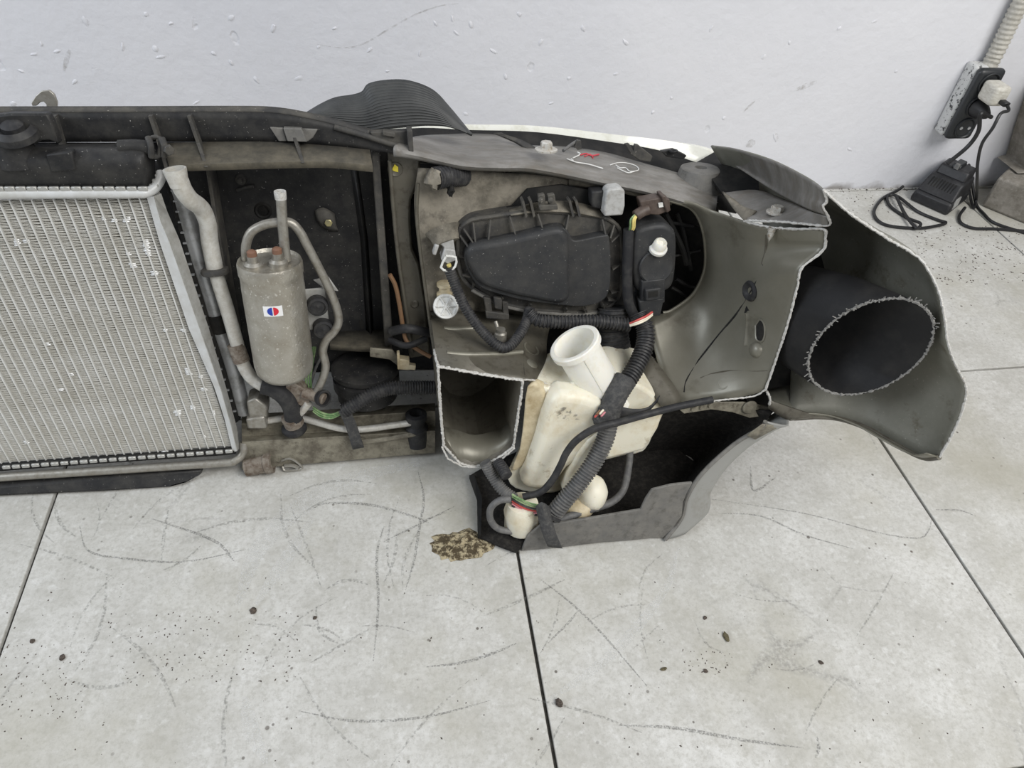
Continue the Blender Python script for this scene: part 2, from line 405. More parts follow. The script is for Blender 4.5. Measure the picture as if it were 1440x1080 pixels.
# ------------------------------------------------------------------ mesh helpers
def ob(name, vf, m, parent=None, label=None, bevel=0.0, solid=0.0, sub=0, angle=40, kind=None, seg=2):
    v, f = vf[0], vf[1]
    me = bpy.data.meshes.new(name)
    me.from_pydata([tuple(p) for p in v], [], f)
    me.validate()
    ms = m if isinstance(m, (list, tuple)) else [m]
    for k in ms:
        me.materials.append(M[k])
    if len(vf) > 2:
        me.polygons.foreach_set('material_index', vf[2])
    bm = bmesh.new()
    bm.from_mesh(me)
    bmesh.ops.recalc_face_normals(bm, faces=bm.faces)
    bm.to_mesh(me)
    bm.free()
    if angle > 15:
        me.shade_smooth()
        me.set_sharp_from_angle(angle=math.radians(angle))
    else:
        me.shade_flat()
    o = bpy.data.objects.new(name, me)
    COL.objects.link(o)
    if parent is not None:
        attach(o, parent)
    if label:
        o['label'] = label
    if kind:
        o['kind'] = kind
    if solid:
        md = o.modifiers.new('thickness', 'SOLIDIFY')
        md.thickness = solid
        md.offset = 0
    if bevel:
        md = o.modifiers.new('bevel', 'BEVEL')
        md.width = bevel
        md.segments = seg
        md.limit_method = 'ANGLE'
        md.angle_limit = math.radians(35)
    if sub:
        md = o.modifiers.new('smooth', 'SUBSURF')
        md.levels = sub
        md.render_levels = sub
    return o


def attach(o, parent):
    o.parent = parent
    w = Matrix.Identity(4)
    q = parent
    if q.parent is None:
        w = Matrix.Translation(-q.location)
    o.matrix_parent_inverse = w


def thing(name, label, cat, at, group=None):
    o = bpy.data.objects.new(name, None)
    o.empty_display_size = 0.05
    o.location = at
    COL.objects.link(o)
    o['label'] = label
    o['category'] = cat
    if group:
        o['group'] = group
    return o


def tag(o, label, cat, group=None):
    o['label'] = label
    o['category'] = cat
    if group:
        o['group'] = group
    return o


def struct(o):
    o['kind'] = 'structure'
    return o


def join(*parts):
    v, f = [], []
    for q in parts:
        k = len(v)
        v += list(q[0])
        f += [tuple(i + k for i in p) for p in q[1]]
    return v, f


def sheet(rows, nu=4, nv=4, smooth=True):
    """rows: list of rows of world points; a smooth surface through them"""
    if smooth:
        rows = [catmull(r, nu) for r in rows]
        cols = [catmull([r[j] for r in rows], nv) for j in range(len(rows[0]))]
        rows = [[c[i] for c in cols] for i in range(len(cols[0]))]
    w = len(rows[0])
    v = [p for r in rows for p in r]
    f = [(i * w + j, i * w + j + 1, (i + 1) * w + j + 1, (i + 1) * w + j) for i in range(len(rows) - 1) for j in range(w - 1)]
    return v, f


def prism(front, depth, direction=None):
    """front: world points of an outline; pushed back by depth along direction"""
    d = (direction if direction is not None else -EN) * depth
    n = len(front)
    v = list(front) + [p + d for p in front]
    f = [tuple(range(n)), tuple(range(2 * n - 1, n - 1, -1))]
    f += [(i, (i + 1) % n, n + (i + 1) % n, n + i) for i in range(n)]
    return v, f


def pp(pts, o, depth, smooth=0, direction=None):
    q = [P(a[0], a[1], a[2] if len(a) > 2 else o) for a in pts]
    if smooth:
        q = catmull(q, smooth, True)
    return prism(q, depth, direction)


def frames(path):
    n = len(path)
    T = []
    for i in range(n):
        a, c = path[max(i - 1, 0)], path[min(i + 1, n - 1)]
        t = (c - a)
        T.append(t.normalized() if t.length > 1e-9 else Vector((0, 0, 1)))
    ref = Vector((0, 0, 1)) if abs(T[0].z) < 0.9 else Vector((1, 0, 0))
    u = T[0].cross(ref).normalized()
    out = []
    for t in T:
        u = (u - t * u.dot(t)).normalized()
        out.append((u, t.cross(u)))
    return out


def resample(path, step):
    out = [path[0].copy()]
    acc = 0.0
    for a, c in zip(path[:-1], path[1:]):
        ln = (c - a).length
        if ln < 1e-9:
            continue
        pos = step - acc
        while pos <= ln:
            out.append(a.lerp(c, pos / ln))
            pos += step
        acc = (acc + ln) % step
    if (out[-1] - path[-1]).length > step * 0.3:
        out.append(path[-1].copy())
    return out


def sweep(path, radii, seg=10, caps=True, flat=1.0, squash=None):
    fr = frames(path)
    v, f = [], []
    for i, p in enumerate(path):
        r = radii[i] if isinstance(radii, (list, tuple)) else radii
        for k in range(seg):
            a = 2 * math.pi * k / seg
            v.append(p + fr[i][0] * (math.cos(a) * r) + fr[i][1] * (math.sin(a) * r * flat))
    n = len(path)
    for i in range(n - 1):
        for k in range(seg):
            k2 = (k + 1) % seg
            f.append((i * seg + k, i * seg + k2, (i + 1) * seg + k2, (i + 1) * seg + k))
    if caps:
        f.append(tuple(range(seg)))
        f.append(tuple((n - 1) * seg + k for k in range(seg)))
    return v, f


def tube(pts, r, seg=10, n=6, caps=True, flat=1.0):
    return sweep(catmull(pts, n), r, seg, caps, flat)


def ptube(pts, rpx, seg=10, n=6, caps=True):
    """tube through (u, v, o) points, radius measured in photograph pixels"""
    q = [P(*a) for a in pts]
    return tube(q, px(rpx, q[len(q) // 2]), seg, n, caps)


def corrugated(pts, r, pitch=0.0036, depth=0.14, seg=14, n=8):
    path = resample(catmull(pts, n), pitch / 4.0)
    rad = [r if (i % 4) in (0, 1) else r * (1 - depth) for i in range(len(path))]
    return sweep(path, rad, seg)


def pcorr(pts, rpx, pitch=0.0036, depth=0.14):
    q = [P(*a) for a in pts]
    return corrugated(q, px(rpx, q[len(q) // 2]), pitch, depth)


def lathe(p0, axis, prof, seg=24):
    """prof: (radius, height along axis)"""
    ax = axis.normalized()
    ref = Vector((0, 0, 1)) if abs(ax.z) < 0.9 else Vector((1, 0, 0))
    u = ax.cross(ref).normalized()
    w = ax.cross(u)
    v, f = [], []
    for r, h in prof:
        for k in range(seg):
            a = 2 * math.pi * k / seg
            v.append(p0 + ax * h + u * (math.cos(a) * r) + w * (math.sin(a) * r))
    for i in range(len(prof) - 1):
        for k in range(seg):
            k2 = (k + 1) % seg
            f.append((i * seg + k, i * seg + k2, (i + 1) * seg + k2, (i + 1) * seg + k))
    if prof[0][0] > 1e-6:
        f.append(tuple(range(seg)))
    if prof[-1][0] > 1e-6:
        f.append(tuple((len(prof) - 1) * seg + k for k in range(seg)))
    return v, f


def box(c, dx, dy, dz, ax=None):
    a, b_, d = ax if ax else (EX, EN, EZ)
    v = [c + a * (sx * dx / 2) + b_ * (sy * dy / 2) + d * (sz * dz / 2) for sx in (-1, 1) for sy in (-1, 1) for sz in (-1, 1)]
    f = [(0, 1, 3, 2), (4, 6, 7, 5), (0, 4, 5, 1), (2, 3, 7, 6), (0, 2, 6, 4), (1, 5, 7, 3)]
    return v, f


def hexhead(p, axis, r, h, washer=None):
    q = lathe(p, axis, [(r, 0), (r, h * 0.8), (r * 0.85, h)], 6)
    if washer:
        q = join(lathe(p, axis, [(washer, -0.0006), (washer, 0.0012), (washer * 0.9, 0.0018)], 20), q)
    return q


def blob(c, rx, ry, rz, amp=0.2, fr=30, seed=0.0, nu=14, nv=9, ax=None):
    a, b_, d = ax if ax else (Vector((1, 0, 0)), Vector((0, 1, 0)), Vector((0, 0, 1)))
    v, f = [], []
    for i in range(nv + 1):
        th = math.pi * i / nv
        for k in range(nu):
            ph = 2 * math.pi * k / nu
            q = Vector((math.sin(th) * math.cos(ph), math.sin(th) * math.sin(ph), math.cos(th)))
            s = 1 + amp * noise.noise(q * 1.7 + Vector((seed, seed * 2, 0)))
            v.append(c + a * (q.x * rx * s) + b_ * (q.y * ry * s) + d * (q.z * rz * s))
    for i in range(nv):
        for k in range(nu):
            k2 = (k + 1) % nu
            f.append((i * nu + k, i * nu + k2, (i + 1) * nu + k2, (i + 1) * nu + k))
    return v, f


def ragged(pts, r, n=6, jag=0.5, step=0.0022):
    """a sawn edge: thin uneven bead along a path of world points"""
    path = resample(catmull(pts, n), step)
    out = [p + Vector((random.uniform(-1, 1), random.uniform(-1, 1), random.uniform(-1, 1))) * r * jag * 0.5 for p in path]
    rad = [r * random.uniform(1 - jag * 0.6, 1 + jag * 0.6) for _ in path]
    return sweep(out, rad, 6)


def pragged(pts, rpx=1.6, **k):
    q = [P(*a) for a in pts]
    return ragged(q, px(rpx, q[len(q) // 2]), **k)


# ================================================================== THE SETTING
fb = struct(ob('floor', box(Vector((0, -0.4, -0.0165)), 7.2, 3.9, 0.022, (Vector((1, 0, 0)), Vector((0, 1, 0)), Vector((0, 0, 1)))), 'grout'))
fb['label'] = 'grey stone-look tiled garage floor with dark joints'
tile_mesh = None
TX0, TY0 = 0.1352, 0.749
for i in range(-5, 5):
    for j in range(-4, 2):
        hx = TILE - 0.0042
        y0 = TY0 + j * TILE
        if tile_mesh is None:
            t = ob('tile', box(Vector((0, 0, -0.005)), hx, hx, 0.010, (Vector((1, 0, 0)), Vector((0, 1, 0)), Vector((0, 0, 1)))), 'tile', bevel=0.0008, seg=1)
            tile_mesh = t
        else:
            t = tile_mesh.copy()
            COL.objects.link(t)
        t.parent = fb
        t.location = (TX0 + (i + 0.5) * TILE, y0 + TILE / 2, 0)

wv = [Vector((-4, YW, -0.02)), Vector((3.4, YW, -0.02)), Vector((3.4, YW + 0.12, -0.02)), Vector((-4, YW + 0.12, -0.02))]
wall = struct(ob('wall_back', prism(wv, 2.72, Vector((0, 0, 1))), 'wall'))
wall['label'] = 'white painted plaster wall with small dings behind the car section'


chips = [(205, 20), (80, 72), (48, 76), (58, 62), (172, 66), (325, 25), (218, 68), (226, 80), (240, 33), (300, 75), (325, 88), (545, 100), (612, 33), (636, 26), (641, 46), (662, 35), (730, 20), (18, 146), (276, 144), (360, 112), (655, 160), (711, 108), (694, 72),
         (1018, 166), (1090, 193), (1074, 80), (948, 214), (918, 158), (866, 104), (944, 138), (120, 30), (30, 100), (384, 40), (470, 40), (520, 70), (448, 66), (760, 60), (820, 40), (800, 110), (880, 60), (1000, 40), (1110, 60), (1180, 40), (1260, 100), (1230, 30), (1195, 210), (105, 115), (420, 110), (590, 75), (775, 145)]
for i, (u, v) in enumerate(chips):
    c = WA(u, v, 0.0)
    k = px(1, c)
    an = random.uniform(0, 3.1)
    axs = (Vector((math.cos(an), 0, math.sin(an))), Vector((0, 1, 0)), Vector((-math.sin(an), 0, math.cos(an))))
    ob('plaster_chip', blob(c, k * random.uniform(2.5, 6.5), 0.0014, k * random.uniform(1.2, 2.6), 0.5, seed=i * 1.7, ax=axs, nu=8, nv=6), 'wall', wall)


def wall_strip(pts, w):
    q = catmull([WA(u, v, 0.0006) for u, v in pts], 6)
    v_, m_ = [], len(q)
    for i, p in enumerate(q):
        t = (q[min(i + 1, m_ - 1)] - q[max(i - 1, 0)]).normalized()
        sd = Vector((-t.z, 0, t.x)) * w / 2 * (0.3 + 0.7 * math.sin(math.pi * (i + 0.3) / (m_ - 0.4)))
        v_ += [p + sd, p - sd]
    return v_, [(2 * i, 2 * i + 1, 2 * i + 3, 2 * i + 2) for i in range(m_ - 1)]


for pts, w in (([(445, 62), (480, 67), (510, 62), (545, 42), (585, 20), (620, 8), (645, 5)], 0.0028), ([(1118, 127), (1132, 121), (1149, 115)], 0.012), ([(1045, 158), (1055, 148), (1062, 142)], 0.005), ([(90, 100), (94, 82), (98, 70)], 0.008), ([(1049, 205), (1056, 202), (1062, 200)], 0.02), ([(1090, 188), (1093, 196)], 0.012)):
    ob('wall_smudge', wall_strip(pts, w), 'wall_mark', wall)


def flat_strip(pts, w, z=0.0004, n=6, taper=True):
    q = catmull(pts, n)
    v, f = [], []
    m = len(q)
    for i, p in enumerate(q):
        t = (q[min(i + 1, m - 1)] - q[max(i - 1, 0)]).normalized()
        s = Vector((-t.y, t.x, 0))
        ww = w * (0.25 + 0.75 * math.sin(math.pi * (i + 0.3) / (m - 0.4))) if taper else w
        v += [p + s * ww / 2 + Vector((0, 0, z)), p - s * ww / 2 + Vector((0, 0, z))]
    f = [(2 * i, 2 * i + 1, 2 * i + 3, 2 * i + 2) for i in range(m - 1)]
    return v, f


for pts, w, mm in [
    ([(1000, 702), (1130, 722), (1230, 748), (1290, 757), (1306, 745), (1310, 728)], 0.0024, 'scuff'),
    ([(1316, 717), (1350, 718), (1372, 726)], 0.003, 'scuff'),
    ([(1010, 722), (1070, 726), (1130, 752), (1200, 772)], 0.003, 'scuff'),
    ([(440, 715), (460, 708), (520, 710), (580, 726), (604, 736)], 0.004, 'scuff'),
    ([(588, 664), (596, 700), (590, 740), (582, 790), (570, 830)], 0.004, 'scuff'),
    ([(350, 772), (260, 790), (180, 786), (125, 775), (112, 740)], 0.003, 'scuff'),
    ([(600, 938), (650, 932), (690, 920), (726, 905)], 0.004, 'scuff'),
    ([(420, 1000), (500, 1014), (600, 1008), (690, 985)], 0.003, 'scuff'),
    ([(870, 1020), (950, 1024), (1040, 1040), (1130, 1052)], 0.004, 'scuff'),
    ([(1149, 1036), (1151, 1052), (1147, 1066)], 0.004, 'scuff'),
    ([(770, 905), (800, 875), (812, 860)], 0.003, 'scuff'),
    ([(760, 815), (805, 850), (850, 895), (910, 965)], 0.003, 'scuff'),
    ([(540, 740), (530, 780), (532, 850), (525, 930)], 0.0035, 'scuff'),
    ([(540, 762), (580, 742), (640, 712)], 0.003, 'scuff'),
    ([(590, 652), (500, 672), (430, 708), (365, 770), (335, 850)], 0.03, 'scuff_pale'),
    ([(440, 728), (400, 790), (360, 850)], 0.018, 'scuff_pale'),
    ([(770, 985), (830, 945), (880, 900), (935, 830), (955, 770)], 0.012, 'scuff_pale'),
    ([(345, 980), (352, 1020), (375, 1075)], 0.016, 'scuff_pale'),
    ([(215, 730), (300, 760), (330, 790)], 0.004, 'scuff'),
    ([(1055, 655), (1060, 690), (1090, 672)], 0.004, 'scuff'),
] + [([(u0 + q * ln * math.cos(an) + cv * (q * (1 - q)) * math.sin(an) * 4, v0 + q * ln * math.sin(an) - cv * (q * (1 - q)) * math.cos(an) * 4) for q in (0, 0.33, 0.66, 1)], w_, 'scuff_faint')
      for u0, v0, ln, an, cv, w_ in [(random.uniform(60, 700), random.uniform(690, 960), random.uniform(50, 190), random.uniform(0, 6.28), random.uniform(-16, 16), random.uniform(0.0018, 0.005)) for _ in range(34)]
      + [(random.uniform(760, 1300), random.uniform(790, 1040), random.uniform(50, 170), random.uniform(0, 6.28), random.uniform(-10, 10), random.uniform(0.0018, 0.0035)) for _ in range(12)]]:
    st = ob('scuff_mark', flat_strip([FL(a, c) for a, c in pts], w), mm, fb)
    st.parent = fb
    st.matrix_parent_inverse = Matrix.Identity(4)

# ================================================================== THE CAR FRONT SECTION
CAR = thing('car_front_section', 'sawn-off front section of a car seen from the engine side, leaning towards the wall', 'car part', (0.0, 0.62, 0.0))

# ---- bumper beyond everything else, its plan wraps round at the right-hand corner
bump_plan = [(-0.80, -0.20), (-0.5, -0.215), (-0.2, -0.215), (0.05, -0.20), (0.25, -0.165), (0.40, -0.09), (0.47, 0.0), (0.475, 0.07)]
rows = []
for s, k in ((0.375, 0.86), (0.33, 0.95), (0.24, 1.0), (0.12, 1.0), (0.05, 0.98), (0.008, 0.9)):
    row = []
    for x, o in bump_plan:
        ss = s * (1 - max(0, x - 0.1) * 0.55) if s > 0.1 else s
        q = L(x, ss, o * k)
        q.z = max(q.z, 0.004)
        row.append(q)
    rows.append(row)
ob('bumper_cover', sheet(rows, 3, 2), 'deep', CAR, 'black plastic bumper shell at the far side', solid=0.003)

# ---- upper crossmember: open channel in black plastic
edge = [(-70, 154), (0, 153.5), (200, 153), (330, 152.5), (385, 154), (430, 161), (480, 173), (530, 188), (577, 204)]
low = [(-70, 201), (0, 200), (200, 199), (330, 199), (385, 200), (430, 202), (480, 206), (530, 212), (577, 219)]
OC = -0.035
r_back = [P(u, v, OC) + (-EN * 0.007) for u, v in edge]
r_top = [P(u, v + 5, OC) for u, v in edge]
r_low = [P(u, v, OC) for u, v in low]
cm = ob('upper_crossmember', sheet([r_back, r_top], 4, 1), 'black_dust', CAR, 'black plastic channel beam across the top', solid=0.003)
ob('web', sheet([r_top, [a.lerp(c, 0.5) for a, c in zip(r_top, r_low)], r_low], 4, 2), 'black', cm, solid=0.003)
sh_b = [(228, 203), (300, 201), (380, 201), (460, 206), (520, 212)]
sh_f = [(238, 233), (300, 231), (380, 229), (460, 228), (524, 234)]
shb = [P(u, v, OC + 0.001) for u, v in sh_b]
shf = [P(u, v, 0.0) for u, v in sh_f]
ob('shelf', sheet([shb, shf, [p - EZ * 0.006 for p in shf]], 4, 1), 'shelf_dust', cm, 'lower channel flange caked in tan dust', solid=0.003)
ob('shelf', sheet([[P(u, v, OC) for u, v in ((-70, 203), (60, 202), (160, 202), (226, 202))], [P(u, v, -0.012) for u, v in ((-70, 222), (60, 222), (160, 222), (232, 224))]], 3, 1), 'black', cm, solid=0.003)


def gusset(ut, vt, ub, vb, vf, w=0.0035, m='black_dust', of=0.003):
    a, c = P(ut, vt, OC), P(ub, vb, OC)
    d = P(ub + 6, vf, of)
    a.x = a.x; mid = a.lerp(c, 0.85) + EN * 0.012
    v = []
    for sx in (-1, 1):
        v += [a + EX * sx * w / 2, a + EN * 0.010 + EX * sx * w / 2, mid + EX * sx * w / 2, d + EX * sx * w / 2, c + EX * sx * w / 2]
    f = [(0, 1, 2, 3, 4), (9, 8, 7, 6, 5)] + [(i, (i + 1) % 5, 5 + (i + 1) % 5, 5 + i) for i in range(5)]
    return ob('rib', (v, f), m, cm)


for g in ((214, 160, 229, 202, 240), (268, 160, 284, 203, 235), (80, 160, 92, 203, 222)):
    gusset(*g)
gusset(415, 190, 420, 203, 229)
# dished clip under the beam
ob('clip_seat', join(pp([(379, 179), (398, 180), (404, 199), (392, 199)], OC + 0.004, 0.004), pp([(398, 180), (424, 181), (432, 200), (404, 199)], OC + 0.010, 0.008),
                     pp([(424, 181), (447, 182), (440, 194), (432, 200)], OC + 0.004, 0.004)), 'grey_plastic', cm, bevel=0.001)
ob('end_clip', join(pp([(520, 186), (574, 184), (578, 206), (530, 200)], -0.03, 0.012), pp([(572, 183), (580, 184), (582, 217), (575, 217)], -0.018, 0.02),
                    pp([(538, 184), (556, 187), (556, 194), (538, 191)], -0.026, 0.01)), 'black_dust', cm, bevel=0.0012)
# front edge lip of the beam end
ob('beam_lip', ptube([(470, 179, -0.033), (520, 193, -0.031), (577, 211, -0.028)], 4), 'black_dust', cm)
hook = [(44, 145), (50, 135), (58, 128), (69, 127), (76, 133), (80, 144), (80, 157), (65, 157), (65, 147), (61, 143), (56, 144), (51, 149), (45, 149)]
ob('latch_hook', pp(hook, -0.06, 0.004), 'pipe_grey', CAR, 'bare metal bonnet latch hook poking above the beam', bevel=0.0006)

# ---- radiator
XR_T, XR_B, S_T, S_B = -0.2535, -0.2290, 0.392, 0.045


def xr(s):
    return XR_B + (XR_T - XR_B) * (s - S_B) / (S_T - S_B)


PITCH = 0.0106
NT = 33
W_CORE = NT * PITCH
rad = ob('radiator', prism([L(xr(S_T) - W_CORE, S_T, -0.012), L(xr(S_T), S_T, -0.012), L(xr(S_B), S_B, -0.012), L(xr(S_B) - W_CORE - 0.05, S_B, -0.012)], 0.018), 'fin_back', CAR,
         'silver aluminium car radiator with black top tank')
tub = None
slope = (XR_B - XR_T)
fv, ff = [], []
bv, bf = [], []
for i in range(NT + 5):
    xt = XR_T - 0.0125 - i * PITCH
    a, c = L(xt, S_T, 0.001), L(xt + slope, S_B, 0.001)
    if tub is None:
        w = EX * 0.0007
        v = [a - w, a + w, c + w, c - w]
        tub = ob('tube', prism(v, 0.012), 'tube', rad)
        t0 = xt
    else:
        t = tub.copy()
        COL.objects.link(t)
        t.location = (xt - t0, 0, 0)
    # folded fins to the right of this tube
    n = 215
    for k in range(n):
        s1 = S_T - (S_T - S_B) * k / n
        s2 = S_T - (S_T - S_B) * (k + 1) / n
        s2 = s1 + (0.0004 if k % 2 else -0.0004)
        x1 = xt + slope * (S_T - s1) / (S_T - S_B)
        x2 = xt + slope * (S_T - s2) / (S_T - S_B)
        j = random.uniform(-0.0004, 0.0004)
        q = len(fv)
        fv += [L(x1 + 0.001, s1 + j, -0.001), L(x2 + PITCH - 0.001, s2 + j, -0.001), L(x2 + PITCH - 0.001, s2 + j, -0.012), L(x1 + 0.001, s1 + j, -0.012)]
        ff.append((q, q + 1, q + 2, q + 3))
fins = ob('fins', (fv, ff), 'fin', rad, kind='stuff', angle=1, solid=0.0005)
# patches where the fins have been knocked flat
for (u, v, w, h) in [(207, 350, 9, 18), (205, 338, 8, 8), (145, 306, 7, 5), (160, 309, 8, 4), (176, 309, 9, 5), (24, 338, 9, 7), (37, 337, 8, 6), (186, 372, 9, 7), (217, 383, 10, 7), (232, 464, 7, 4),
                     (258, 464, 8, 4), (264, 521, 9, 12), (282, 528, 6, 6), (286, 546, 9, 6), (270, 572, 10, 7), (249, 580, 10, 9), (300, 580, 4, 9), (286, 577, 4, 8), (232, 635, 14, 4), (100, 526, 9, 3),
                     (65, 482, 8, 6), (37, 621, 7, 4), (22, 341, 8, 7), (180, 356, 7, 4), (288, 612, 4, 6), (84, 548, 9, 3), (180, 306, 7, 4)]:
    c = P(u, v, 0.0002)
    k = px(1, c)
    for r_ in range(max(2, int(h / 2.2))):
        zz = (r_ - h / 4.4) * 2.2 * k
        ww = w * k * random.uniform(0.55, 1.0) / 2
        q = len(bv)
        xo = random.uniform(-1, 1) * k
        bv += [c + EX * (xo - ww) + EZ * (zz - k * 0.9), c + EX * (xo + ww) + EZ * (zz - k * 0.9), c + EX * (xo + ww) + EZ * (zz + k * 0.5) - EN * 0.001, c + EX * (xo - ww) + EZ * (zz + k * 0.5) - EN * 0.001]
        bf.append((q, q + 1, q + 2, q + 3))
ob('flattened_fins', (bv, bf), 'fin_bent', rad, kind='stuff', solid=0.0004)

# top tank
tk = []
for (dv, o) in ((204, -0.035), (206, -0.012), (213, 0.006), (232, 0.014), (250, 0.010), (263, 0.004)):
    row = [P(u, dv + (0 if u > 100 else 1), o) for u in (-75, 0, 60, 110, 160, 196)]
    row += [P(207, dv + 1, o * 0.6 - 0.006), P(216, dv + 3, -0.028)]
    tk.append(row)
tank = ob('tank', sheet(tk, 3, 3), 'black', rad, 'black plastic radiator top tank', solid=0.003)
ob('mould_box', pp([(63, 217), (95, 213), (101, 213), (107, 240), (72, 243)], 0.017, 0.012), 'black', rad, bevel=0.002)
ob('hose_stub', join(ptube([(168, 207, 0.0), (190, 206, 0.0), (210, 208, 0.0)], 9, 14)), 'black', rad, 'short outlet stub on the tank')
ob('hose_clip', join(ptube([(208, 193, 0.004), (212, 205, 0.010), (213, 221, 0.006)], 4), ptube([(213, 194, 0.0), (225, 194, 0.002), (224, 219, 0.004), (212, 219, 0.004)], 3.2, 8, 2),
                     ptube([(227, 194, 0.002), (231, 206, 0.006), (230, 220, 0.004)], 4.5)), 'black_dust', rad, bevel=0.0006)
cc = P(236, 210, 0.006)
ob('hose_clip_bolt', hexhead(cc, EN + EX * 0.6, 0.0055, 0.006), 'black_dust', rad)
# crimped header bar with corner
hd = [P(-75, 274, 0.008), P(0, 273, 0.008), P(100, 272, 0.008), P(190, 272, 0.008), P(208, 270, 0.006), P(219, 263, 0.002), P(226, 251, -0.004), P(226, 243, -0.01)]
ob('header_bar', tube(hd, 0.0052, 10, 5), 'alu_bright', rad, 'crimped aluminium header bar')
tab = None
for i in range(15):
    c = P(201 - 15.6 * i, 265.5, 0.010)
    if tab is None:
        tab = ob('crimp_tab', box(c, 0.0095, 0.0035, 0.005), 'alu', rad, bevel=0.0008, seg=1)
        tc0 = c
    else:
        t = tab.copy()
        COL.objects.link(t)
        t.location = c - tc0
for i in range(3):
    c = P(217 + i * 4, 262 - i * 7, 0.004 - 0.004 * i)
    t = tab.copy(); COL.objects.link(t); t.location = c - tc0; 
# side plate: bright face and a grey return
sp = [[P(207, 277, 0.003), P(216, 276, 0.006), P(226, 272, 0.004)],
      [P(217, 312, 0.003), P(226, 312, 0.006), P(234, 296, -0.006)],
      [P(225, 340, 0.003), P(238, 340, 0.006), P(252, 338, -0.008)],
      [P(266, 462, 0.003), P(281, 463, 0.006), P(293, 462, -0.008)],
      [P(302, 545, 0.003), P(311, 550, 0.006), P(318, 548, -0.008)],
      [P(316, 588, 0.003), P(325, 600, 0.006), P(332, 600, -0.008)],
      [P(328, 636, 0.003), P(333, 634, 0.005), P(336, 630, -0.004)]]
ob('side_plate', sheet([[r[0], r[1]] for r in sp], 1, 1, False), 'alu_bright', rad, 'bright aluminium side plate', solid=0.0015, angle=12)
ob('side_plate', sheet([[r[1], r[2]] for r in sp], 1, 1, False), 'alu', rad, solid=0.0015, angle=12)
# bottom seal, header bar and black air guide
ob('seal', tube([P(-75, 664, 0.002), P(0, 657, 0.002), P(160, 645, 0.002), P(300, 636, 0.001), P(331, 633, 0.0)], 0.0052, 8, 4), 'deep', rad, 'frayed black seal strip')
ob('header_bar', tube([P(-75, 678, 0.008), P(0, 671, 0.008), P(160, 661, 0.008), P(310, 651, 0.007), P(330, 648, 0.006), P(341, 638, 0.0), P(343, 622, -0.006)], 0.0058, 10, 5), 'pipe_grey', rad, 'dull metal lower header bar')
for i in range(24):
    c = P(322 - i * 13.6, 634.5 + i * 0.98, 0.006)
    t = tab.copy(); COL.objects.link(t); t.location = c - tc0; t.scale = (1, 1, 1)
    t.data = tab.data
g0 = [(-75, 686), (0, 682), (150, 672), (285, 664)]
g1 = [(-75, 705), (0, 699), (150, 692), (240, 686), (262, 680), (284, 666)]
ob('air_guide', prism([FL(u, v, 0.016) for u, v in g0] + [FL(u, v, 0.004) for u, v in reversed(g1)], 0.02, Vector((0, 1, 0))), 'black', rad, 'black plastic air guide strip along the floor', bevel=0.004)
# bracket and rubber mount above the tank
br = ob('mount_bracket', pp([(-20, 164), (12, 160), (66, 160), (73, 172), (83, 203), (70, 198), (58, 198), (50, 203), (-20, 206)], 0.004, 0.012), 'black', rad, 'dark steel mount bracket', bevel=0.002)
upx = (EZ + EN * 0.35).normalized()
mc = P(21, 184, 0.006)
ob('rubber_mount', lathe(mc, upx, [(0.021, -0.006), (0.021, 0.001), (0.016, 0.006), (0.0155, 0.002), (0.011, 0.001), (0.0105, 0.007), (0.007, 0.009), (0.004, 0.0092), (0.0, 0.0092)], 24), 'rubber', rad)
ob('mount_pin', lathe(P(30, 232, 0.0), EZ, [(0.020, 0.0), (0.019, 0.008), (0.017, 0.02), (0.018, 0.03)], 20), 'black', rad)

# ---- condenser in front of the radiator (further from the viewer)
cond = ob('condenser', prism([P(234, 258, -0.03), P(247, 258, -0.03), P(265, 350, -0.03), P(298, 453, -0.03), P(321, 530, -0.03), P(338, 590, -0.03), P(325, 600, -0.03)], 0.008), 'deep', CAR, 'condenser with silver side tube')
ob('side_tube', ptube([(251, 262, -0.036), (258, 285, -0.036), (276, 350, -0.036), (295, 412, -0.036), (307, 453, -0.036), (327, 516, -0.036), (344, 580, -0.036)], 10.5, 16), 'alu_grey', cond, 'silver condenser side tube')
ob('tape_band', ptube([(303, 441, -0.036), (307, 453, -0.036), (311, 465, -0.036)], 11.6, 16), 'deep', cond)
nt_ = None
for i in range(22):
    k = i / 21
    c = P(243 + 88 * k - 6 * math.sin(k * 3), 268 + 310 * k, -0.0285)
    if nt_ is None:
        nt_ = ob('comb_tooth', box(c, 0.004, 0.003, 0.0016), 'alu_grey', cond)
        nc0 = c
    else:
        t = nt_.copy(); COL.objects.link(t); t.location = c - nc0
ob('foot_block', join(pp([(346, 565), (360, 560), (376, 572), (376, 588), (350, 590)], -0.006, 0.03), pp([(345, 590), (372, 586), (376, 604), (348, 604)], -0.002, 0.03)), 'pipe_grey', cond, bevel=0.003)

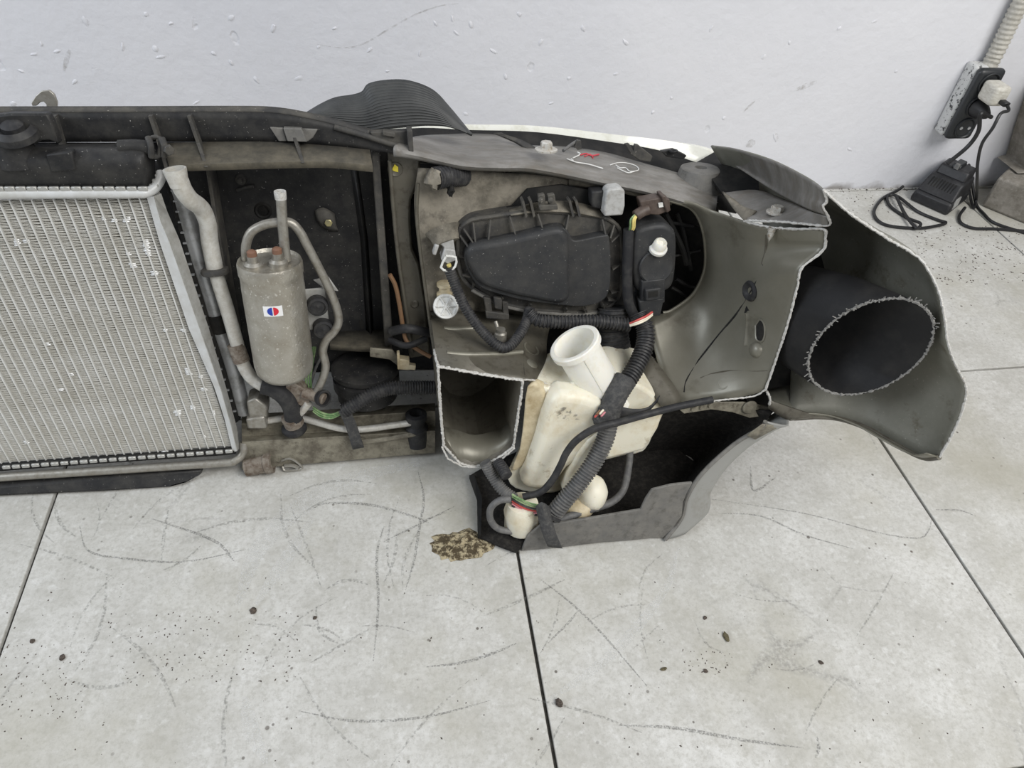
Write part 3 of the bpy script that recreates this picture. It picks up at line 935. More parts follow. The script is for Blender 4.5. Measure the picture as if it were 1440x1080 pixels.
# ---- coolant pipe with open flared end
cp = ob('coolant_pipe', ptube([(252, 254, 0.018), (258, 268, 0.015), (268, 281, 0.008), (283, 293, -0.006), (292, 314, -0.014), (295, 340, -0.018), (303, 382, -0.016)], 11.5, 16, 8), 'pipe_cream', CAR, 'pale oxidised aluminium pipe beside the radiator')
pe = P(247, 243, 0.018)
ob('pipe_mouth', lathe(P(253, 262, 0.018), pe - P(253, 262, 0.018), [(0.0095, 0.0), (0.0105, 0.008), (0.0118, 0.0165), (0.0118, 0.0185), (0.0095, 0.0185), (0.0088, 0.006), (0.0, 0.006)], 20), 'pipe_cream', cp)
ob('bore_shade', lathe(P(253, 262, 0.018), pe - P(253, 262, 0.018), [(0.0087, 0.0065), (0.0087, 0.0125), (0.0, 0.0125)], 18), 'deep', cp)  # black disc paints the shade inside the pipe mouth
ob('grommet', lathe(P(302, 378, -0.016), P(305, 392, -0.014) - P(302, 378, -0.016), [(0.010, -0.001), (0.0155, 0.0), (0.0165, 0.003), (0.0155, 0.006), (0.010, 0.007)], 22), 'black_dust', cp)
ob('lower_pipe', ptube([(303, 382, -0.015), (310, 405, -0.013), (321, 440, -0.01), (333, 482, -0.006), (342, 512, -0.002), (354, 531, 0.0), (374, 545, 0.003)], 9.2, 14, 8), 'pipe_cream', cp)
ob('collar', ptube([(331, 484, -0.006), (336, 497, -0.004), (340, 508, -0.002)], 11.5, 12), 'rust', cp)
ob('rubber_hose', ptube([(369, 542, 0.003), (384, 546, 0.005), (399, 556, 0.006), (409, 570, 0.004), (413, 588, 0.0)], 13, 14, 8), 'rubber', cp, 'shiny black rubber hose elbow')
ob('hose_seat', lathe(P(414, 604, -0.006), EZ, [(0.014, -0.004), (0.017, 0.0), (0.017, 0.004), (0.012, 0.007), (0.012, 0.012)], 18), 'rubber', cp)
ob('hose_band', ptube([(409, 586, 0.0), (414, 596, -0.002)], 14, 14), 'rust', cp)

# ---- black grille panel behind the dryer
OG = -0.095
gp = ob('grille_panel', pp([(212, 200), (556, 200), (566, 500), (330, 520), (290, 440)], OG, 0.006), 'black', CAR, 'black plastic panel behind the dryer')
ob('ridge', sheet([[P(492, 226, OG), P(497, 226, OG + 0.012), P(501, 226, OG)], [P(508, 340, OG), P(513, 340, OG + 0.012), P(517, 340, OG)], [P(516, 470, OG), P(521, 470, OG + 0.012), P(525, 470, OG)]], 1, 1, False), 'black', gp, solid=0.002)
ob('frame', pp([(522, 212), (533, 212), (553, 485), (541, 488)], OG + 0.05, 0.05), 'black_dust', gp, bevel=0.002)
ob('frame', pp([(288, 231), (293, 231), (318, 385), (334, 480), (328, 482), (312, 388)], OG + 0.035, 0.035), 'black_dust', gp, bevel=0.001)
ob('ledge', sheet([[P(466, 468, OG + 0.002), P(510, 466, OG + 0.002), P(546, 464, OG + 0.002)], [P(464, 485, OG + 0.04), P(510, 488, OG + 0.04), P(551, 488, OG + 0.04)], [P(464, 491, OG + 0.04), P(510, 494, OG + 0.04), P(551, 494, OG + 0.04)]], 3, 1), 'shelf_dust', gp, 'dusty lower ledge', solid=0.003)
ob('nub', lathe(P(339, 252, OG), EN, [(0.007, 0), (0.006, 0.004), (0.0035, 0.004), (0.003, 0.010), (0, 0.010)], 14), 'black_dust', gp)
ob('nub_bar', ptube([(333, 268, OG + 0.002), (345, 264, OG + 0.002), (357, 262, OG + 0.002)], 2.6), 'black_dust', gp)
ob('screw_seat', sheet([[P(443, 296, OG + 0.001), P(455, 292, OG + 0.002), P(470, 300, OG + 0.001)], [P(446, 308, OG + 0.006), P(458, 308, OG + 0.008), P(472, 314, OG + 0.004)], [P(452, 318, OG + 0.002), P(464, 324, OG + 0.003), P(476, 325, OG + 0.001)]], 3, 3), 'black_dust', gp, solid=0.002)
ob('screw', hexhead(P(462, 313, OG + 0.009), EN, 0.005, 0.003), 'brass', gp, 'greenish brass screw head')
ob('hole_rim', lathe(P(370, 296, OG), EN, [(0.011, 0), (0.009, 0.003), (0.007, 0.002), (0.0065, -0.002), (0, -0.002)], 14), 'deep', gp)
ob('slot_shade', pp([(505, 450), (509, 449), (512, 456), (512, 463), (508, 463), (505, 457)], OG + 0.0006, 0.001), 'deep', gp)  # flat black patch paints the dark of an open hole

# ---- receiver dryer
d0, d1 = P(379, 366, 0.016), P(402, 528, 0.016)
dax = (d1 - d0)
dl = dax.length
dax = dax.normalized()
R = 0.0355
dry = ob('receiver_dryer', lathe(d0, dax, [(0.0, 0.004), (R * 0.93, 0.004), (R * 0.99, 0.0), (R * 1.02, 0.003), (R * 1.02, 0.014), (R * 0.99, 0.017), (R * 0.99, 0.028), (R, 0.031), (R, dl - 0.020), (R * 0.96, dl - 0.011), (R * 0.82, dl - 0.004), (R * 0.5, dl), (0.0, dl + 0.001)], 48), 'dryer', CAR,
         'sand-cast metal receiver dryer bottle')
for u, v in ((357, 376), (392, 372)):
    c = P(u, v, 0.022)
    ob('port', lathe(c + dax * 0.004, -dax, [(0.0105, 0), (0.0105, 0.008), (0.0075, 0.011), (0.006, 0.011), (0.006, 0.018), (0.0, 0.018)], 18), 'pipe_grey', dry)
    ob('port_cap', lathe(c - dax * 0.013, -dax, [(0.0055, 0), (0.0055, 0.006), (0.003, 0.008), (0, 0.008)], 12), 'orange_rust', dry, 'rusty orange port cap')
ob('loop_pipe', ptube([(346, 366, 0.006), (346, 345, 0.006), (353, 327, 0.006), (369, 317, 0.006), (388, 313, 0.006), (408, 313, 0.006), (421, 325, 0.006), (432, 345, 0.006), (445, 370, 0.005), (460, 400, 0.004), (473, 432, 0.003), (476, 452, 0.003),
                     (470, 466, 0.004), (459, 478, 0.005), (454, 494, 0.005), (458, 514, 0.005), (454, 532, 0.005), (445, 551, 0.005)], 6.2, 12, 6), 'pipe_grey', dry, 'bent grey metal pipe looping over the bottle')
up = ob('open_pipe', ptube([(403, 366, 0.012), (400, 345, 0.012), (397, 310, 0.012), (395, 276, 0.012)], 7, 14, 4), 'pipe_grey', dry, 'upright grey pipe sawn open at the top')
ue = P(394, 272, 0.012)
ob('pipe_end', lathe(P(395, 280, 0.012), ue - P(395, 280, 0.012), [(0.0062, 0), (0.0066, 0.007), (0.0064, 0.009), (0.004, 0.0085), (0.0035, 0.002), (0, 0.002)], 14), 'cut', dry)
ob('bracket', join(pp([(420, 408), (457, 405), (460, 432), (464, 460), (434, 465), (428, 440)], -0.004, 0.003), pp([(440, 394), (462, 390), (476, 410), (457, 408)], -0.012, 0.003)), 'alu', dry, 'pale metal bracket plate', bevel=0.001)
for u, v in ((446, 427), (454, 459)):
    ob('bushing', lathe(P(u, v, -0.004), (EN + EX * 0.15).normalized(), [(0.0125, 0), (0.013, 0.005), (0.012, 0.010), (0.009, 0.011), (0.008, 0.009), (0.004, 0.009), (0.0, 0.011)], 22), 'rubber', dry, 'black rubber bushing')
# sticker wrapped on the bottle: white square, blue and red half discs
sc = P(384, 437, 0.05)
hh = (sc - d0).dot(dax)
ctr = d0 + dax * hh
uu = (sc - ctr).normalized()
ww = dax.cross(uu)


def on_bottle(a, h, r):
    return ctr + dax * h + (uu * math.cos(a) + ww * math.sin(a)) * r


sgn = 1 if ww.dot(EX) > 0 else -1
v, f, mi = [], [], []
n = 6
hw, hhgt = 0.0105 / R, 0.0066
for i in range(n + 1):
    a = (-hw + 2 * hw * i / n)
    v += [on_bottle(a, -hhgt, R + 0.0005), on_bottle(a, hhgt, R + 0.0005)]
for i in range(n):
    f.append((2 * i, 2 * i + 1, 2 * i + 3, 2 * i + 2)); mi.append(0)
for half, mi_ in ((-1, 1), (1, 2)):
    k = len(v)
    pts = []
    for i in range(11):
        th = -math.pi / 2 + math.pi * i / 10
        pts.append(on_bottle(sgn * half * (0.0006 + 0.0056 * math.cos(th)) / R, 0.0052 * math.sin(th), R + 0.0008))
    v += pts
    f.append(tuple(range(k, k + 11))); mi.append(mi_)
ob('sticker', (v, f, mi), ['sticker', 'blue', 'red'], dry, 'white square sticker with a half blue, half red disc')

# ---- valve joint, horn, wires at the foot of the dryer
vj = ob('pipe_joint', join(pp([(401, 545), (412, 538), (430, 548), (436, 566), (424, 572), (404, 562)], 0.008, 0.018), ptube([(424, 552, 0.004), (442, 556, 0.006), (456, 562, 0.012)], 9, 14)), 'rust', CAR, 'rusty pipe junction block', bevel=0.0015)
ob('open_socket', lathe(P(452, 559, 0.010), P(459, 562, 0.018) - P(452, 559, 0.010), [(0.011, 0), (0.0115, 0.006), (0.0085, 0.0065), (0.008, -0.002), (0, -0.002)], 18), 'rubber', vj)
ob('stub_pipe', ptube([(434, 566, 0.006), (426, 576, 0.004), (420, 582, 0.0)], 6), 'pipe_cream', vj)
hc = P(515, 530, -0.055)
horn = ob('horn', lathe(hc - EZ * 0.030, EZ, [(0.030, -0.008), (0.042, 0.0), (0.042, 0.016), (0.046, 0.018), (0.046, 0.034), (0.042, 0.038), (0.047, 0.042), (0.047, 0.048), (0.040, 0.051), (0.0, 0.051)], 36), 'black', CAR, 'round black horn behind the lower rail')
ob('bracket_plate', pp([(520, 490), (552, 492), (568, 512), (566, 520), (548, 506), (520, 502)], -0.03, 0.004), 'rail', horn, bevel=0.001)
ob('plug', join(pp([(558, 498), (562, 497), (563, 520), (559, 520)], -0.012, 0.01), pp([(562, 505), (576, 507), (576, 521), (562, 520)], -0.012, 0.012), pp([(574, 513), (585, 515), (584, 521), (574, 520)], -0.012, 0.008)), 'hdpe_dirty', horn, 'stained cream horn plug', bevel=0.001)
for k, (du, m_) in enumerate(((0, 'green_wire'), (3.5, 'green_wire'), (7, 'green_wire'))):
    ob('green_wire', ptube([(438 + du * 0.8, 488, -0.012), (433 + du, 510, -0.012), (430 + du, 530, -0.010), (431 + du, 548, -0.004)], 1.4, 6), m_, CAR)
for k in range(3):
    ob('green_wire', ptube([(440, 572 + k * 3, 0.006), (452, 580 + k * 3, 0.010), (466, 583 + k * 2.5, 0.012), (480, 578 + k * 2, 0.012)], 1.5, 6), 'green_wire', CAR)
ob('grey_wire', ptube([(452, 500, -0.02), (443, 520, -0.02), (436, 545, -0.015)], 2, 6), 'hose_grey', CAR)

# ---- lower cross rail on the floor
lr_rows = []
for (vl, vr, o) in ((584, 568, -0.05), (596, 578, -0.022), (600, 588, -0.024), (614, 600, -0.022), (622, 606, -0.002), (628, 612, -0.003), (660, 636, 0.001)):
    lr_rows.append([P(340 + (612 - 340) * k / 6.0, vl + (vr - vl) * k / 6.0, o) for k in range(7)])
for p in lr_rows[-1]:
    p.z = max(p.z, 0.003)
lr = ob('lower_rail', sheet(lr_rows, 1, 1, False), 'rail', CAR, 'grimy olive pressed-steel lower rail', solid=0.003, bevel=0.0012)
ob('rail_tube', ptube([(372, 592, -0.02), (420, 588, -0.018), (490, 604, -0.004), (560, 597, -0.004), (580, 594, -0.006)], 5, 10), 'pipe_cream', lr)
ob('rail_ridge', ptube([(505, 622, 0.004), (545, 617, 0.003), (584, 610, 0.002)], 4, 8), 'rail', lr)
ob('end_sleeve', lathe(P(346, 658, 0.006), P(386, 650, 0.006) - P(346, 658, 0.006), [(0.0125, 0), (0.0125, 0.026), (0.0145, 0.027), (0.0145, 0.036), (0.010, 0.037), (0.009, 0.02), (0, 0.02)], 22), 'rust', lr, 'rusty sleeve at the rail end')
ob('sleeve_tab', pp([(356, 664), (364, 662), (364, 670), (357, 671)], 0.008, 0.004), 'rust', lr)
ob('spring_clip', join(ptube([(396, 648, 0.002), (408, 645, 0.004), (420, 652, 0.006), (424, 659, 0.008), (402, 662, 0.008), (397, 656, 0.005)], 1.6, 6), ptube([(400, 655, 0.004), (412, 655, 0.005), (420, 658, 0.007)], 3, 6)), 'pipe_grey', lr, 'bent wire spring clip')
ob('dark_stub', lathe(P(586, 600, -0.01), EZ, [(0.016, -0.03), (0.016, 0.0), (0.012, 0.004), (0.012, 0.012), (0.015, 0.014), (0.015, 0.022), (0.009, 0.024), (0.007, 0.012), (0, 0.012)], 20), 'rubber', lr, 'ribbed black rubber stub')
ob('wire_hose', pcorr([(484, 578, 0.016), (500, 568, 0.015), (520, 556, 0.010), (545, 547, 0.004), (575, 545, 0.0), (616, 545, -0.004)], 10.5), 'hose', CAR, 'black corrugated hose along the lower rail')
ob('cloth_tape', sheet([[P(476, 578, 0.020), P(491, 574, 0.020)], [P(486, 600, 0.014), P(501, 596, 0.014)], [P(496, 632, 0.010), P(512, 629, 0.010)]], 4, 4), 'tape', CAR, 'loose tail of black cloth tape', solid=0.001)

# ---- upright post between the grille and the lamp carrier
post = ob('upright_post', pp([(545, 214), (592, 214), (591, 238), (588, 258), (578, 282), (577, 310), (580, 350), (590, 372), (598, 420), (606, 500), (576, 505), (566, 430), (556, 350), (549, 280)], -0.04, 0.03), 'olive_dark', CAR, 'grimy olive sheet-metal upright post', bevel=0.003)
ob('fold', ptube([(548, 226, -0.037), (553, 290, -0.037), (560, 360, -0.037), (570, 430, -0.037), (580, 495, -0.037)], 3), 'olive_dark', post)
ob('hole_rim', lathe(P(556, 238, -0.040), EN, [(0.009, 0), (0.008, 0.0015), (0.0065, 0.001), (0.006, 0.0006), (0, 0.0006)], 18), 'olive_dark', post)
ob('yellow_mark', pp([(551, 239), (555, 231), (560, 235), (560, 242), (555, 241)], -0.0385, 0.0006), 'yellow', post, 'yellow paint dot')
ob('spot_bump', lathe(P(583, 428, -0.040), EN, [(0.006, 0), (0.004, 0.0015), (0.002, 0.001), (0, 0.001)], 14), 'olive_dark', post)
ob('brown_wire', ptube([(548, 386, -0.03), (556, 402, -0.03), (562, 430, -0.028), (567, 462, -0.026), (572, 480, -0.022), (588, 492, -0.018), (606, 502, -0.012)], 3.2, 8), 'brown_wire', CAR, 'rust-brown fabric wire')
ob('cable_wrap', ptube([(550, 466, -0.03), (572, 462, -0.018), (594, 466, -0.022), (610, 470, -0.03)], 7, 10), 'rubber', CAR)
ob('cable_wrap', ptube([(548, 478, -0.03), (572, 486, -0.014), (600, 476, -0.022)], 5, 10), 'rubber', CAR)
# ---- bonnet slam panel: a nearly level sheet with a rolled front lip
sl_f = [(553, 215), (587, 220), (647, 233), (700, 236), (740, 237), (790, 245), (852, 258), (900, 268), (950, 281), (1006, 300)]
sl_b = [(556, 205), (584, 193), (630, 190), (690, 189), (735, 204), (790, 207), (850, 215), (900, 229), (950, 243), (1010, 262)]
front, back = [], []
for i, ((u, v), (u2, v2)) in enumerate(zip(sl_f, sl_b)):
    p = P(u, v - 4, -0.018 + 0.0 * i)
    front.append(p)
    back.append(PS(u2, v2, loc(p)[1] + 0.004))


mid = [a.lerp(c, 0.5) + EZ * 0.002 for a, c in zip(front, back)]
lip = [p - EZ * 0.007 - EN * 0.001 for p in front]
slam = ob('slam_panel', sheet([back, mid, front, lip], 5, 3), 'slam', CAR, 'scuffed grey metal panel under the bonnet edge', solid=0.0022)
ob('raised_ridge', sheet([[PS(690, 187, 0.430), PS(705, 187, 0.432)], [PS(725, 200, 0.424), PS(734, 198, 0.425)], [PS(746, 214, 0.415), PS(757, 211, 0.415)]], 3, 3), 'black_dust', slam, solid=0.003)
bc = P(768, 211, -0.034)
bl = ob('bolt', hexhead(bc, EZ, 0.0075, 0.010, 0.0135), 'bolt', slam, 'rusty hex bolt with washer')
ob('boss', lathe(PS(981, 262, loc(P(981, 290, -0.018))[1] + 0.002), EZ, [(0.034, -0.004), (0.031, 0.002), (0.0285, 0.018), (0.0265, 0.024), (0.023, 0.0255), (0.008, 0.0255), (0.007, 0.018), (0, 0.018)], 32), 'grey_plastic', slam, 'cone-shaped grey boss with a hole')


def chalk(pts, m='chalk', w=0.9):
    q = []
    for u, v in pts:
        k = (u - 553) / 453.0
        i = min(8, max(0, next((j for j in range(len(sl_f) - 1) if sl_f[j + 1][0] >= u), 8)))
        t = (u - sl_f[i][0]) / (sl_f[i + 1][0] - sl_f[i][0])
        s = loc(front[i].lerp(front[i + 1], t))[1] + 0.0062
        q.append(PS(u, v, s))
    return tube(q, px(w, q[0]), 5, 3)


ob('chalk_mark', join(chalk([(797, 223), (810, 228), (828, 231), (848, 237)]), chalk([(799, 224), (806, 226), (803, 223)]), chalk([(806, 222), (816, 217), (812, 214)]),
                      chalk([(858, 232), (868, 229), (880, 229), (894, 233), (898, 239), (886, 241), (880, 236), (872, 236), (866, 232)], w=0.7), chalk([(868, 236), (876, 240), (884, 243), (892, 241)], w=0.7)), 'chalk', slam, 'scribbled white chalk lines')
ob('red_mark', join(chalk([(816, 218), (824, 216), (832, 219), (842, 217)], 'red_mark', 1.3), chalk([(822, 220), (830, 217), (834, 222)], 'red_mark', 1.0)), 'red_mark', slam, 'red marker scribble')

# ---- headlamp: lens at the far side, housing between
hl_u = [(516, 183), (595, 176), (660, 179), (755, 181), (860, 191), (940, 199), (985, 206), (1012, 216), (1030, 229), (1036, 240)]
hl_l = [(520, 188), (595, 186), (640, 186), (755, 188), (860, 203), (925, 213), (960, 224), (990, 235), (1015, 243), (1030, 249)]
lu = [P(u, v, -0.155) for u, v in hl_u]
ll = [P(u, v, -0.142) for u, v in hl_l]
ld = [L(loc(p)[0], loc(p)[1] - 0.10, loc(p)[2] - 0.03) for p in lu]
lamp = ob('headlamp', sheet([[p + EN * 0.03 - EZ * 0.03 for p in ll], ll, lu, [a.lerp(c, 0.5) - EN * 0.012 for a, c in zip(lu, ld)], ld], 4, 3), 'lens', CAR, 'cloudy clear headlamp with black housing', solid=0.002)
ho_b = [(540, 186), (595, 181), (660, 184), (755, 187), (860, 201), (925, 212), (975, 228), (1020, 243)]
ho_f = [(545, 205), (590, 204), (650, 208), (735, 214), (850, 228), (910, 240), (965, 262), (1040, 280)]
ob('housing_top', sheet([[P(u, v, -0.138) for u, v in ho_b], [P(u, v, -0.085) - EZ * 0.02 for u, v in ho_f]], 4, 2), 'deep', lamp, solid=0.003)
ob('lug', join(pp([(879, 203), (885, 202), (891, 212), (893, 203), (898, 204), (918, 220), (915, 228), (900, 226), (888, 218)], -0.085, 0.006)), 'black_dust', lamp, bevel=0.001)
ob('lug', join(pp([(930, 213), (948, 210), (966, 219), (962, 224), (938, 221)], -0.09, 0.008), lathe(P(947, 214, -0.085), EZ, [(0.006, 0), (0.006, 0.003), (0.003, 0.003), (0.003, 0), (0, 0)], 12)), 'black', lamp, bevel=0.001)
ob('lug', pp([(808, 206), (812, 198), (817, 198), (818, 210), (812, 211)], -0.07, 0.005), 'black_dust', lamp)
ob('slat', ptube([(792, 212, -0.055), (804, 203, -0.07), (812, 198, -0.08)], 2.2), 'hose_grey', lamp)
ob('side_shell', join(prism([P(1000, 250, -0.06), P(1030, 232, -0.08), P(1066, 240, -0.05), P(1068, 275, -0.03), P(1020, 278, -0.03)], 0.06)), 'deep', lamp)
# inner shell seen through the opening
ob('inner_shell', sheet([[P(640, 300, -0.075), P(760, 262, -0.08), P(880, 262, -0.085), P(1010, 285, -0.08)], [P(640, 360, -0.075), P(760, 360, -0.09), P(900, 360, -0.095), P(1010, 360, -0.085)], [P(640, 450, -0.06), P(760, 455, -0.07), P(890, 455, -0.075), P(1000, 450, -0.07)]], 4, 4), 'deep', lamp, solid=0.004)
for pts, w in (([(952, 300, -0.06), (962, 330, -0.06), (972, 380, -0.055)], 3), ([(936, 300, -0.055), (958, 345, -0.055), (966, 372, -0.055)], 4), ([(950, 392, -0.055), (968, 402, -0.055), (980, 404, -0.05)], 3),
               ([(944, 404, -0.05), (958, 412, -0.05), (970, 420, -0.05)], 2.5), ([(940, 312, -0.06), (975, 318, -0.06)], 3), ([(948, 360, -0.06), (985, 352, -0.06)], 2)):
    ob('shell_rib', ptube(pts, w, 6), 'black', lamp)

# ---- headlamp carrier: mud-stained sheet behind the cover
car_pts = [[(588, 236, -0.030), (640, 238, -0.034), (700, 242, -0.036), (760, 246, -0.036), (800, 252, -0.036)],
           [(583, 275, -0.026), (635, 275, -0.034), (690, 272, -0.038), (750, 268, -0.038), (800, 262, -0.038)],
           [(584, 310, -0.024), (622, 308, -0.028), (662, 304, -0.034), (710, 297, -0.040), (745, 288, -0.044)],
           [(588, 345, -0.022), (620, 345, -0.026), (655, 345, -0.034), (700, 345, -0.044), (740, 345, -0.05)],
           [(595, 390, -0.022), (625, 390, -0.026), (660, 390, -0.034), (700, 392, -0.044), (740, 395, -0.05)],
           [(600, 436, -0.022), (640, 438, -0.026), (680, 440, -0.034), (720, 442, -0.044), (745, 446, -0.05)]]
carr = ob('lamp_carrier', sheet([[P(*q) for q in r] for r in car_pts], 5, 4), 'dirty_panel', CAR, 'mud-stained grey sheet panel round the headlamp', solid=0.003)
ob('left_edge', ptube([(588, 258, -0.018), (586, 300, -0.016), (590, 345, -0.014), (600, 420, -0.012), (607, 470, -0.006), (612, 500, 0.02)], 2.6), 'olive_dark', carr)
# upper brow under the slam panel, right of the lamp
ob('brow', sheet([[P(800, 252, -0.030), P(850, 262, -0.030), P(900, 272, -0.028), P(946, 284, -0.024)], [P(800, 262, -0.036), P(850, 266, -0.034), P(900, 277, -0.030), P(944, 288, -0.024)]], 4, 2), 'dirty_panel', carr, solid=0.002)
# frayed hose stub poking through the carrier
st = ob('cut_hose', pcorr([(612, 251, -0.012), (630, 248, -0.022), (652, 246, -0.04)], 16, 0.004, 0.08), 'hose', CAR, 'short black hose stub with frayed cloth end')
ob('frayed_end', blob(P(610, 251, -0.010), 0.011, 0.011, 0.011, 0.7, seed=3.3), 'dirty_panel', st)
ob('frayed_end', blob(P(634, 268, -0.012), 0.004, 0.004, 0.007, 0.7, seed=1.3), 'deep', st)

# ---- rear cover of the headlamp
rim = [(645, 328), (650, 318), (665, 309), (690, 305), (716, 301), (755, 297), (800, 299), (846, 305), (864, 314), (872, 328), (874, 370), (872, 408), (866, 422), (850, 434), (825, 439), (795, 438), (745, 434), (702, 424), (664, 404), (649, 386), (644, 360)]
rimw = [P(u, v, -0.008) for u, v in rim]
cov = ob('lamp_cover', prism(catmull(rimw, 3, True), 0.03), 'black_dust', CAR, 'black plastic rear cover of the headlamp', bevel=0.003)
ins = [(656, 352), (668, 343), (705, 337), (745, 328), (778, 320), (793, 321), (801, 329), (805, 337), (815, 338), (850, 331), (857, 336), (859, 375), (857, 408), (846, 424), (822, 431), (795, 430), (745, 424), (706, 415), (675, 404), (660, 385), (653, 366)]
insw = [P(u, v, 0.007) for u, v in ins]
ob('dome', prism(catmull(insw, 3, True), 0.02), 'cover', cov, bevel=0.008, seg=4)
ob('dome_step', prism(catmull([P(u, v, 0.014) for u, v in [(658, 353), (669, 345), (705, 339), (745, 330), (778, 322), (791, 323), (798, 331), (801, 345), (801, 390), (797, 427), (745, 421), (706, 412), (677, 401), (663, 384), (656, 366)]], 3, True), 0.02), 'cover', cov, bevel=0.007, seg=4)
# rim bead and stiffening ribs
ob('rim_bead', sweep(catmull(rimw, 3, True) + [rimw[0]], 0.0028, 8), 'black_dust', cov)
ndens = catmull([P(u, v, -0.004) for u, v in rim], 2, True)
idens = catmull([P(u, v, -0.004) for u, v in ins], 2, True)
for i in range(0, len(ndens), 2):
    a = ndens[i]
    c = min(idens, key=lambda q: (q - a).length)
    m0 = a.lerp(c, 0.1); m1 = a.lerp(c, 1.0)
    t = (c - a).cross(EN).normalized() * 0.0009
    m0b = m0 + EN * 0.003; m1b = m1 + EN * 0.010
    vv = [m0 - t, m1 - t, m1b - t, m0b - t, m0 + t, m1 + t, m1b + t, m0b + t]
    ob('rib', (vv, [(0, 1, 2, 3), (7, 6, 5, 4), (0, 4, 5, 1), (1, 5, 6, 2), (2, 6, 7, 3), (3, 7, 4, 0)]), 'black_dust', cov)
ob('top_flange', sheet([[P(716, 296, -0.02), P(755, 285, -0.02), P(805, 284, -0.02), P(850, 296, -0.02)], [P(718, 303, -0.004), P(757, 298, -0.004), P(803, 299, -0.004), P(846, 306, -0.004)]], 4, 1), 'dirty_panel', cov, solid=0.002)
for u in (737, 748, 803, 812):
    ob('fin_plate', pp([(u - 3, 284), (u, 282), (u + 5, 304), (u + 2, 306)], 0.0, 0.016), 'black_dust', cov)
ob('latch', join(pp([(757, 275), (766, 273), (768, 294), (759, 295)], 0.004, 0.008), pp([(770, 275), (780, 273), (783, 293), (773, 295)], 0.004, 0.008), pp([(758, 289), (784, 288), (785, 295), (759, 296)], 0.008, 0.006),
                 lathe(P(760, 281, 0.005), EN, [(0.0035, 0), (0.0035, 0.003), (0, 0.004)], 12), lathe(P(774, 281, 0.005), EN, [(0.0035, 0), (0.0035, 0.003), (0, 0.004)], 12)), 'black_dust', cov, 'black hinge latch', bevel=0.001)
ob('gap_shade', join(pp([(742, 266), (790, 260), (832, 268), (832, 290), (800, 284), (756, 283), (738, 288), (722, 296), (660, 304), (720, 290)], -0.030, 0.004)), 'deep', cov)  # black plate paints the shaded gap above the lamp cover
ob('clasp', join(pp([(680, 418), (690, 420), (693, 441), (684, 440)], 0.0, 0.006), pp([(706, 424), (714, 425), (716, 447), (708, 448)], 0.0, 0.006), pp([(683, 438), (716, 442), (716, 450), (684, 448)], 0.002, 0.006), pp([(694, 418), (706, 420), (706, 436), (696, 434)], 0.004, 0.006)), 'black_dust', cov, 'grey spring clasp under the cover', bevel=0.001)
ob('lower_lip', tube([P(u, v, -0.006) for u, v in ((664, 408), (702, 428), (745, 438), (795, 442), (825, 442), (850, 437))], 0.0024, 8, 4), 'grey_plastic', cov)

# ---- plugs around the lamp
gc = ob('grey_connector', join(pp([(623, 325), (637, 332), (640, 352), (628, 352), (618, 343)], 0.004, 0.022), pp([(612, 345), (618, 345), (613, 360), (608, 358)], 0.008, 0.01), pp([(625, 350), (640, 352), (642, 366), (630, 372), (620, 366)], 0.010, 0.02)), 'grey_light', CAR, 'light grey wire connector', bevel=0.0015)
ob('connector_collar', join(ptube([(627, 360, 0.018), (641, 362, 0.018), (640, 375, 0.018), (630, 381, 0.018), (620, 376, 0.018), (627, 361, 0.018)], 1.8, 6, 2)), 'white', gc)
ob('boot', lathe(P(622, 322, -0.014), (P(632, 350, 0.0) - P(622, 322, -0.014)), [(0.022, 0), (0.018, 0.008), (0.016, 0.018)], 16), 'dirty_panel', gc)
ob('connector_wire', ptube([(631, 372, 0.012), (634, 380, 0.012)], 3.5), 'yellow_wire', gc)
wc = ob('white_connector', pp([(853, 270), (857, 266), (872, 264), (879, 268), (879, 290), (876, 303), (850, 305), (849, 297)], 0.006, 0.02), 'grey_light', CAR, 'pale grey square connector under the panel', bevel=0.003)
ob('connector_back', pp([(832, 270), (852, 268), (851, 296), (833, 292)], -0.006, 0.02), 'rubber', wc, bevel=0.002)
bp_ = ob('brown_connector', join(pp([(900, 283), (928, 278), (942, 280), (943, 296), (926, 303), (904, 301)], 0.006, 0.018), ptube([(893, 304, 0.008), (902, 298, 0.006), (912, 294, 0.004)], 8, 12), pp([(930, 276), (936, 275), (944, 296), (938, 300)], 0.010, 0.02)), 'brown_plug', CAR, 'brown two-pin connector', bevel=0.0015)
ob('connector_label', pp([(926, 286), (932, 285), (933, 291), (927, 292)], 0.0085, 0.002), 'white', bp_)
for du, m_ in ((0, 'green_wire'), (3.5, 'yellow_wire'), (6, 'yellow_wire')):
    ob('plug_wire', ptube([(893 + du * 0.7, 302, 0.010), (887 + du, 309, 0.014), (886 + du, 320, 0.012), (884 + du * 0.7, 326, 0.008)], 1.5, 6), m_, bp_)
ob('loom_sleeve', ptube([(884, 322, 0.006), (883, 350, 0.008), (882, 390, 0.010), (884, 425, 0.014), (894, 448, 0.018)], 7.5, 14), 'rubber', CAR, 'smooth black loom sleeve')
mo = ob('levelling_motor', prism(catmull([P(u, v, 0.012) for u, v in [(893, 330), (904, 320), (930, 315), (947, 322), (952, 338), (951, 375), (946, 402), (930, 412), (900, 412), (891, 395), (890, 360)]], 3, True), 0.045), 'cover', CAR, 'black headlamp levelling motor', bevel=0.006, seg=3)
mc_ = P(922, 374, 0.013)
ob('motor_disc', lathe(mc_, (EN + EZ * 0.1).normalized(), [(0.0225, -0.004), (0.0225, 0.003), (0.021, 0.0045), (0.019, 0.0035), (0, 0.0045)], 32), 'cover', mo)
